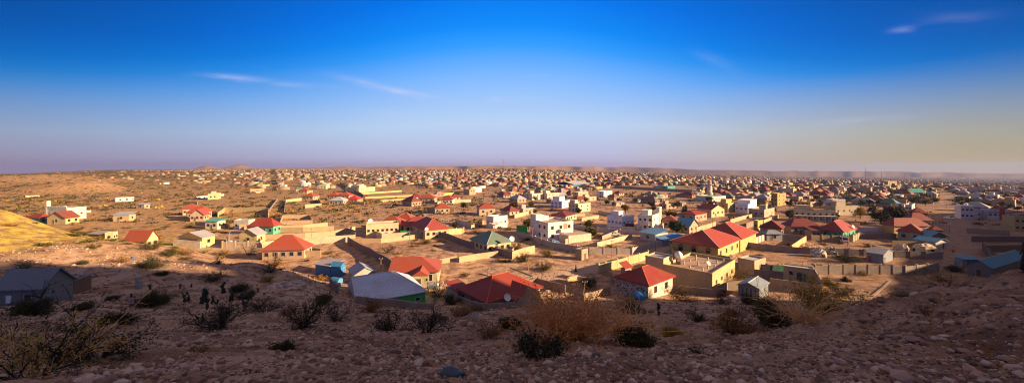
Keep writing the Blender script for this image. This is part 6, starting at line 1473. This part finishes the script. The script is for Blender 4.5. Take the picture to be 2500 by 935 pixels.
for k,(px,py,w_) in enumerate([(2210,705,30),(2240,712,24),(2380,700,34),(2420,708,26),(2350,716,20),(2455,690,28),(2130,742,24),(2300,760,40),(2150,800,44),(2420,800,50),(2050,790,34),(2230,830,50),(2350,860,60),(1950,850,36),(2100,880,50),(2460,880,60)]):
    rock(px,py,w_*.62,rk_,['flat','rugged','squat','angular'][k%4]+' brown rock on the right ridge, '+['at its left skyline','just right of the first skyline rock','on the crest below the blue roofed shed','right of the crest rock','small, under the crest rocks','highest, near the right edge','at the low end of the crest','alone in the middle of the ridge','left of the lone middle rock','low near the right edge','close to the yellow leaved bush','below the lone middle rock','in the lower right part','at the far left foot','at the bottom of the ridge','in the bottom right corner'][k],.35,20+k,'ridge_rock','rock')
# lit scraps, litter
def flat_item(px,py,w,h,col,label,name,cat,tilt=0):
    x,y,z = at_ground(px,py); m = MB(); nx=5; vs_=[]
    for i in range(nx+1):
        for s_ in (0,1):
            t=i/nx; vs_.append(((t-.5)*w,.06*math.sin(t*7)+tilt*s_*h,.05+s_*h*(1 if tilt<1 else .1)))
    back=[(a,b_+.02,c) for a,b_,c in vs_]; nb=len(vs_); f=[(2*i,2*i+2,2*i+3,2*i+1) for i in range(nx)]
    m.add(vs_+back,f+[tuple(v+nb for v in q[::-1]) for q in f]); o=m.obj(name,plain('cloth_'+name,col,.9,var=.1),None); o.location=(x,y,z); tag(o,label,cat)
flat_item(321,742,.6,.65,(.62,.45,.55),'small pinkish white cloth or paper sheet standing on the left slope','cloth_scrap','cloth')
flat_item(323,634,.8,.6,(.03,.2,.5),'small blue plastic scrap beside the dense crest bush','plastic_scrap','litter')
flat_item(150,722,.9,.3,(.5,.45,.4),'pale rag at the right corner of the dark grey shed','rag','litter',.5)
flat_item(706,738,.4,.3,(.5,.5,.55),'white plastic bag caught in the low bush above the slope','plastic_bag','litter')
flat_item(555,687,.5,.3,(.3,.33,.4),'bluish rag at the edge of the sunlit strip','fabric_scrap','litter')
flat_item(1160,778,.5,.35,(.55,.48,.44),'white torn bag on the dirt below the dark corner wall','torn_bag','litter')
flat_item(1740,785,.5,.25,(.6,.55,.5),'white scrap right of the low spreading bush','paper_scrap','litter')
# broken concrete post lying on the left slope
x,y,z = at_ground(338,704); t = empty('concrete_block',(x,y,z),.1); tag(t,'upright broken grey concrete block with holes on the left slope','concrete block')
m = MB(); m.box(-.35,-.25,-.3,.35,.25,.5); m.obj('base',paint('plaster'),t,(.33,.30,.28)); m=MB(); m.box(-.3,-.2,.5,.33,.22,1.1); m.box(-.3,-.2,1.1,.1,.2,1.7); m.obj('upper_block',paint('plaster'),t,(.36,.33,.31))
x,y,z = at_ground(785,690); rubble_pile(812,700,1.6,1.2,'heap of red and white rags and rubbish below the blue hut',60,'stone_rose')
rubble_pile(700,700,3.0,.7,'flat topped mound of pale gravel catching the sun on the left',150)
rubble_pile(1790,628,3,.5,'strip of broken blocks along the pale panel wall',70); rubble_pile(1975,600,3.5,.5,'scattered stones in the yard before the green walled house',90); rubble_pile(1800,735,2.5,.5,'stones at the foot of the pale blue-grey shed',60)
rubble_pile(1330,718,2,.4,'scattered stones right of the ruined yard wall',40)
# round huts covered in cloth
def hut(px,py,wpx,cols,label,hk=.8,long=1.0,ang=0):
    x,y = unproj(px,py,PLAIN); r = wpx/2*y/F; t = empty('round_hut',(float(x),float(y),PLAIN),ang); tag(t,label,'hut','round huts covered with cloth'); FOOT.append((float(x),float(y),r*1.2))
    rng = np.random.RandomState(int(px)); m = MB(); nn,mm = 18,7
    for i in range(mm+1):
        ph = i/mm*math.pi/2
        for j in range(nn):
            th_ = 2*math.pi*j/nn; k = 1+.06*rng.normal(); rr_ = r*math.cos(ph)**.6*k; m.v.append((rr_*math.cos(th_)*long,rr_*math.sin(th_),r*hk*1.5*math.sin(ph)*k-.05))
    for i in range(mm):
        for j in range(nn): m.f.append((i*nn+j,i*nn+(j+1)%nn,(i+1)*nn+(j+1)%nn,(i+1)*nn+j)); m.m.append(int(rng.choice(len(cols))))
    m.f.append(tuple(mm*nn+j for j in range(nn))); m.m.append(0)
    m.obj('cover',[plain('cloth %s'%(c,),c,.9,var=.2,sc=2) for c in cols],t)
    m = MB(); m.box(-.35,-r*1.02,0,.35,-r*.9,min(1.1,r)); m.obj('entrance',plain('rubber',()),t)
    m = MB()
    for a in (0,math.pi/3,2*math.pi/3): m.tube([(r*1.03*long*math.cos(a)*math.cos(q),r*1.03*math.sin(a)*math.cos(q),r*hk*1.54*math.sin(q)) for q in [math.pi*k/8 for k in range(9)]],.03,4)
    m.obj('ropes',plain('pole_wood',()),t)
W3=[(.62,.56,.46),(.50,.46,.38),(.30,.36,.28),(.40,.28,.22)]
hut(1998,627,33,W3,'patchwork white and green round hut in the right yard, left one of a pair')
hut(2028,621,28,[(.3,.3,.32),(.45,.42,.4),(.2,.2,.22)],'grey cloth round hut right of the patchwork one',.8)
hut(2200,612,28,[(.55,.43,.25),(.45,.36,.24),(.5,.48,.42)],'straw coloured round hut behind the long block wall, left of three')
hut(2224,612,16,[(.3,.18,.12),(.4,.3,.2)],'smallest brown hut between two straw coloured ones',.8)
hut(2256,613,38,[(.56,.44,.26),(.50,.40,.26)],'long straw coloured hut behind the block wall, right of three',.62,1.5)
hut(1762,716,22,[(.16,.12,.11),(.3,.26,.25),(.1,.08,.08)],'dark frame hut with ragged cloth by the foot of the flat roofed building')
# people
def person(px,py,label,cols,Y=None,pose=0):
    x,y = ray(px,py); z = gz(x,y); t = empty('person',(x,y,z),rnd.random()*6); tag(t,label,'person')
    vs_ = [(0,0,.95),(0,0,1.15),(0,0,1.38),(0,0,1.5),(0,0,1.60),(0,.01,1.72),(.10,0,.88),(.11,.06+pose,.50),(.11,-.02+pose,.08),(.11,.14+pose,.04),(-.10,0,.88),(-.11,-.06-pose,.50),(-.11,-.12-pose,.08),(-.11,.04-pose,.04),(.19,0,1.40),(.25,.03,1.12),(.25,.12,.88),(.25,.16,.80),(-.19,0,1.40),(-.25,-.02,1.12),(-.25,.08,.88),(-.25,.12,.80)]
    ed = [(0,1),(1,2),(2,3),(3,4),(4,5),(0,6),(6,7),(7,8),(8,9),(0,10),(10,11),(11,12),(12,13),(2,14),(14,15),(15,16),(16,17),(2,18),(18,19),(19,20),(20,21)]
    rad = [.15,.14,.15,.055,.085,.08,.09,.065,.045,.04,.09,.065,.045,.04,.06,.045,.035,.03,.06,.045,.035,.03]
    me = D.meshes.new('body'); me.from_pydata(vs_,ed,[]); me.materials.append(plain('skin',(.10,.05,.03),.7)); o = D.objects.new('body',me); C.objects.link(o); o.parent=t
    sk_ = o.modifiers.new('s','SKIN')
    for v,r in zip(me.skin_vertices[0].data,rad): v.radius=(r,r)
    me.skin_vertices[0].data[0].use_root=True; sb=o.modifiers.new('u','SUBSURF'); sb.levels=1; sb.render_levels=1
    m = MB(); m.lathe([(.30,.10),(.27,.5),(.19,.98),(.18,1.05)],14); m.obj('long_skirt' if len(cols)>2 else 'trousers',plain('cl%s'%(cols[0],),cols[0],.9),t,smooth=True)
    m = MB(); m.lathe([(.20,.95),(.19,1.2),(.22,1.38),(.12,1.48),(.07,1.52)],14); m.obj('shirt',plain('cl%s'%(cols[1],),cols[1],.9),t,smooth=True)
    m = MB(); m.lathe([(.10,1.60),(.115,1.68),(.10,1.77),(.04,1.83),(.01,1.84)],12); m.obj('hair',plain('hair',(.01,.01,.01),.8),t,smooth=True)
person(1406,663,'person in dark clothes walking along the bend of the dirt road',((.03,.03,.035),(.04,.04,.05)),pose=.1)
person(1262,690,'left one of two people in dark clothes behind the red roofed house',((.04,.03,.03),(.06,.04,.04)))
person(1270,693,'right one of two people in dark clothes behind the red roofed house',((.03,.03,.04),(.03,.03,.04)))
person(2327,616,'person in a red and white dress on the wide dirt road',((.55,.08,.06),(.60,.5,.45),1))
person(1013,694,'person in dark clothes standing in the arched porch of the cream house',((.03,.03,.03),(.04,.03,.03)))
t_ = P(2506,17.5); _r = ray
def ray(px,py): return (P(px,17.5),17.5) if px == 2514 else _r(px,py)
person(2514,690,'person in dark clothes standing on the ridge, cut by the right edge',((.02,.015,.015),(.03,.02,.02)))
ray = _r
# minibus
def van(px,py,ang,label,col,name='minibus',cat='minibus',L_=4.6,H_=2.1,sedan=False):
    x,y = unproj(px,py,PLAIN); t = empty(name,(float(x),float(y),PLAIN+.03),math.radians(ang)); tag(t,label,cat); w=.85
    FOOT.append((float(x),float(y),3))
    m = MB()
    prof = [(-L_/2,.35),(-L_/2,1.0),(-L_/2+.35,1.15),(-L_/2+.75,H_-.08),(-L_/2+1.0,H_),(L_/2-.15,H_),(L_/2,H_-.15),(L_/2,.35)] if not sedan else [(-L_/2,.35),(-L_/2,.75),(-L_/2+1.1,.9),(-L_/2+1.6,1.38),(L_/2-1.5,1.42),(L_/2-.8,.98),(L_/2,.9),(L_/2,.35)]
    k=len(prof); v=[(px_,-w*(.9 if z_>1.2 else 1),z_) for px_,z_ in prof]+[(px_,w*(.9 if z_>1.2 else 1),z_) for px_,z_ in prof]
    m.add(v,[tuple(range(k)),tuple(range(2*k-1,k-1,-1))]+[(i,i+k,(i+1)%k+k,(i+1)%k) for i in range(k)]); o=m.obj('body',plain('paint%s'%(col,),col,.35),t)
    for s_ in (-1,1):
        m = MB(); n_=3 if not sedan else 2; x0=-L_/2+(1.0 if not sedan else 1.75); x1=L_/2-(.3 if not sedan else 1.6)
        for i in range(n_): a=x0+(x1-x0)*i/n_+.05; b_=x0+(x1-x0)*(i+1)/n_-.05; zt=H_-.3 if not sedan else 1.32; zb_=1.15 if not sedan else .98; m.box(a,s_*w*.93-.06 if s_>0 else -w*.93-.05,zb_,b_,s_*w*.93+.05 if s_>0 else -w*.93+.06,zt)
        m.obj('side_windows',plain('glass',()),t)
    m = MB(); 
    if not sedan: m.add([(-L_/2+.36,-w*.8,1.2),(-L_/2+.36,w*.8,1.2),(-L_/2+.72,w*.75,H_-.12),(-L_/2+.72,-w*.75,H_-.12),(-L_/2+.33,-w*.8,1.2),(-L_/2+.33,w*.8,1.2),(-L_/2+.69,w*.75,H_-.12),(-L_/2+.69,-w*.75,H_-.12)],[(0,1,2,3),(7,6,5,4),(0,4,5,1),(1,5,6,2),(2,6,7,3),(3,7,4,0)])
    else: m.add([(-L_/2+1.12,-w*.8,.95),(-L_/2+1.12,w*.8,.95),(-L_/2+1.55,w*.75,1.36),(-L_/2+1.55,-w*.75,1.36),(-L_/2+1.09,-w*.8,.96),(-L_/2+1.09,w*.8,.96),(-L_/2+1.52,w*.75,1.38),(-L_/2+1.52,-w*.75,1.38)],[(0,1,2,3),(7,6,5,4),(0,4,5,1),(1,5,6,2),(2,6,7,3),(3,7,4,0)])
    m.obj('windscreen',plain('glass',()),t)
    for sx_ in (-1,1):
        for s_ in (-1,1):
            m=MB(); m.lathe([(.02,-.11),(.32,-.10),(.33,0),(.32,.10),(.02,.11)],16); m.v=[(x_+sx_*(L_/2-.85),z_+s_*(w-.05),y_+.33) for x_,y_,z_ in m.v]; wh=m.obj('wheel',plain('rubber',()),t)
            m=MB(); m.lathe([(.02,.115),(.19,.12),(.19,.125),(.02,.13)],12); m.v=[(x_+sx_*(L_/2-.85),(z_ if s_>0 else -z_)+s_*(w-.05),y_+.33) for x_,y_,z_ in m.v]; m.obj('rim',plain('metal_grey',()),wh)
    for s_ in (-1,1): m=MB(); m.box(-L_/2-.03,s_*.62-.16,.68,-L_/2+.02,s_*.62+.16,.85); m.obj('headlight',plain('white_paint',()),t)
    m=MB(); m.box(-L_/2-.08,-w*.95,.32,-L_/2+.05,w*.95,.5); m.obj('bumper',plain('metal_grey',()),t)
    if not sedan: m=MB(); m.box(-L_/2-.02,-.45,.55,-L_/2+.03,.45,.67); m.obj('grille',plain('rubber',()),t); m=MB(); m.box(-1.2,-.5,H_,.8,.5,H_+.15); m.obj('roof_rack',plain('rubber',()),t)
van(2060,592,62,'white minibus facing the viewer in front of the green walled house',(.72,.72,.72))
van(944,575,10,'pale car parked left of two in the yard of the arched window house',(.55,.5,.45),'car','car',4.2,1.4,True)
van(962,573,10,'white car parked right of two in the yard of the arched window house',(.7,.68,.62),'car','car',4.2,1.4,True)
for px,py,ang,c_ in ((1700,588,30,(.6,.6,.58)),(1835,574,35,(.35,.05,.04)),(2318,535,80,(.7,.7,.7)),(2332,500,80,(.25,.25,.28)),(1350,595,20,(.08,.2,.35)),(560,598,15,(.65,.63,.6)),(1500,575,10,(.5,.48,.45)),(1120,548,20,(.6,.58,.5))):
    van(px,py,ang,nice('parked %s car' % {.6:'pale',.35:'red',.7:'white',.25:'dark',.08:'blue',.65:'white',.5:'beige'}[c_[0]],px,py),c_,'car','car',4.2,1.4,True)
for px,py in ((1600,612),(1690,592),(1790,600),(1560,560),(1300,590),(1130,590),(1000,600),(760,592),(560,600),(2070,600),(2300,540),(2310,515),(1440,525),(1240,540),(1740,560),(1960,560),(880,530),(700,560)):
    pole(px,py,5.2,nice('wooden pole with a crossarm',px,py-6))
# white dishes on roofs
for px,py,r,l in ((905,548,1.0,'white dish at the left end of the roof of the arched window house'),(1042,566,.7,'white dish in front of the wide maroon villa'),(1250,592,.85,'large white dish right of the green hip roofed house'),(1744,503,.65,'white dish between the two gables of the yellow house'),(2083,560,.7,'white dish at the right corner of the green walled house'),(1599,526,.6,'white dish on the roof of the cream villa with the slab')):
    Yd = {1744:24/95,1599:0}.get(px,0); z_ = -27+ (5.2 if px in (1744,1599) else 3.4); Y_ = -z_*F/(py-PY0); dish(P(px,Y_),Y_,z_,r,math.radians(20),l)
SC.render.film_transparent = False
for o in D.objects:
    if o.parent is None and o.type in ('MESH','EMPTY') and 'kind' not in o: o['kind'] = 'thing'
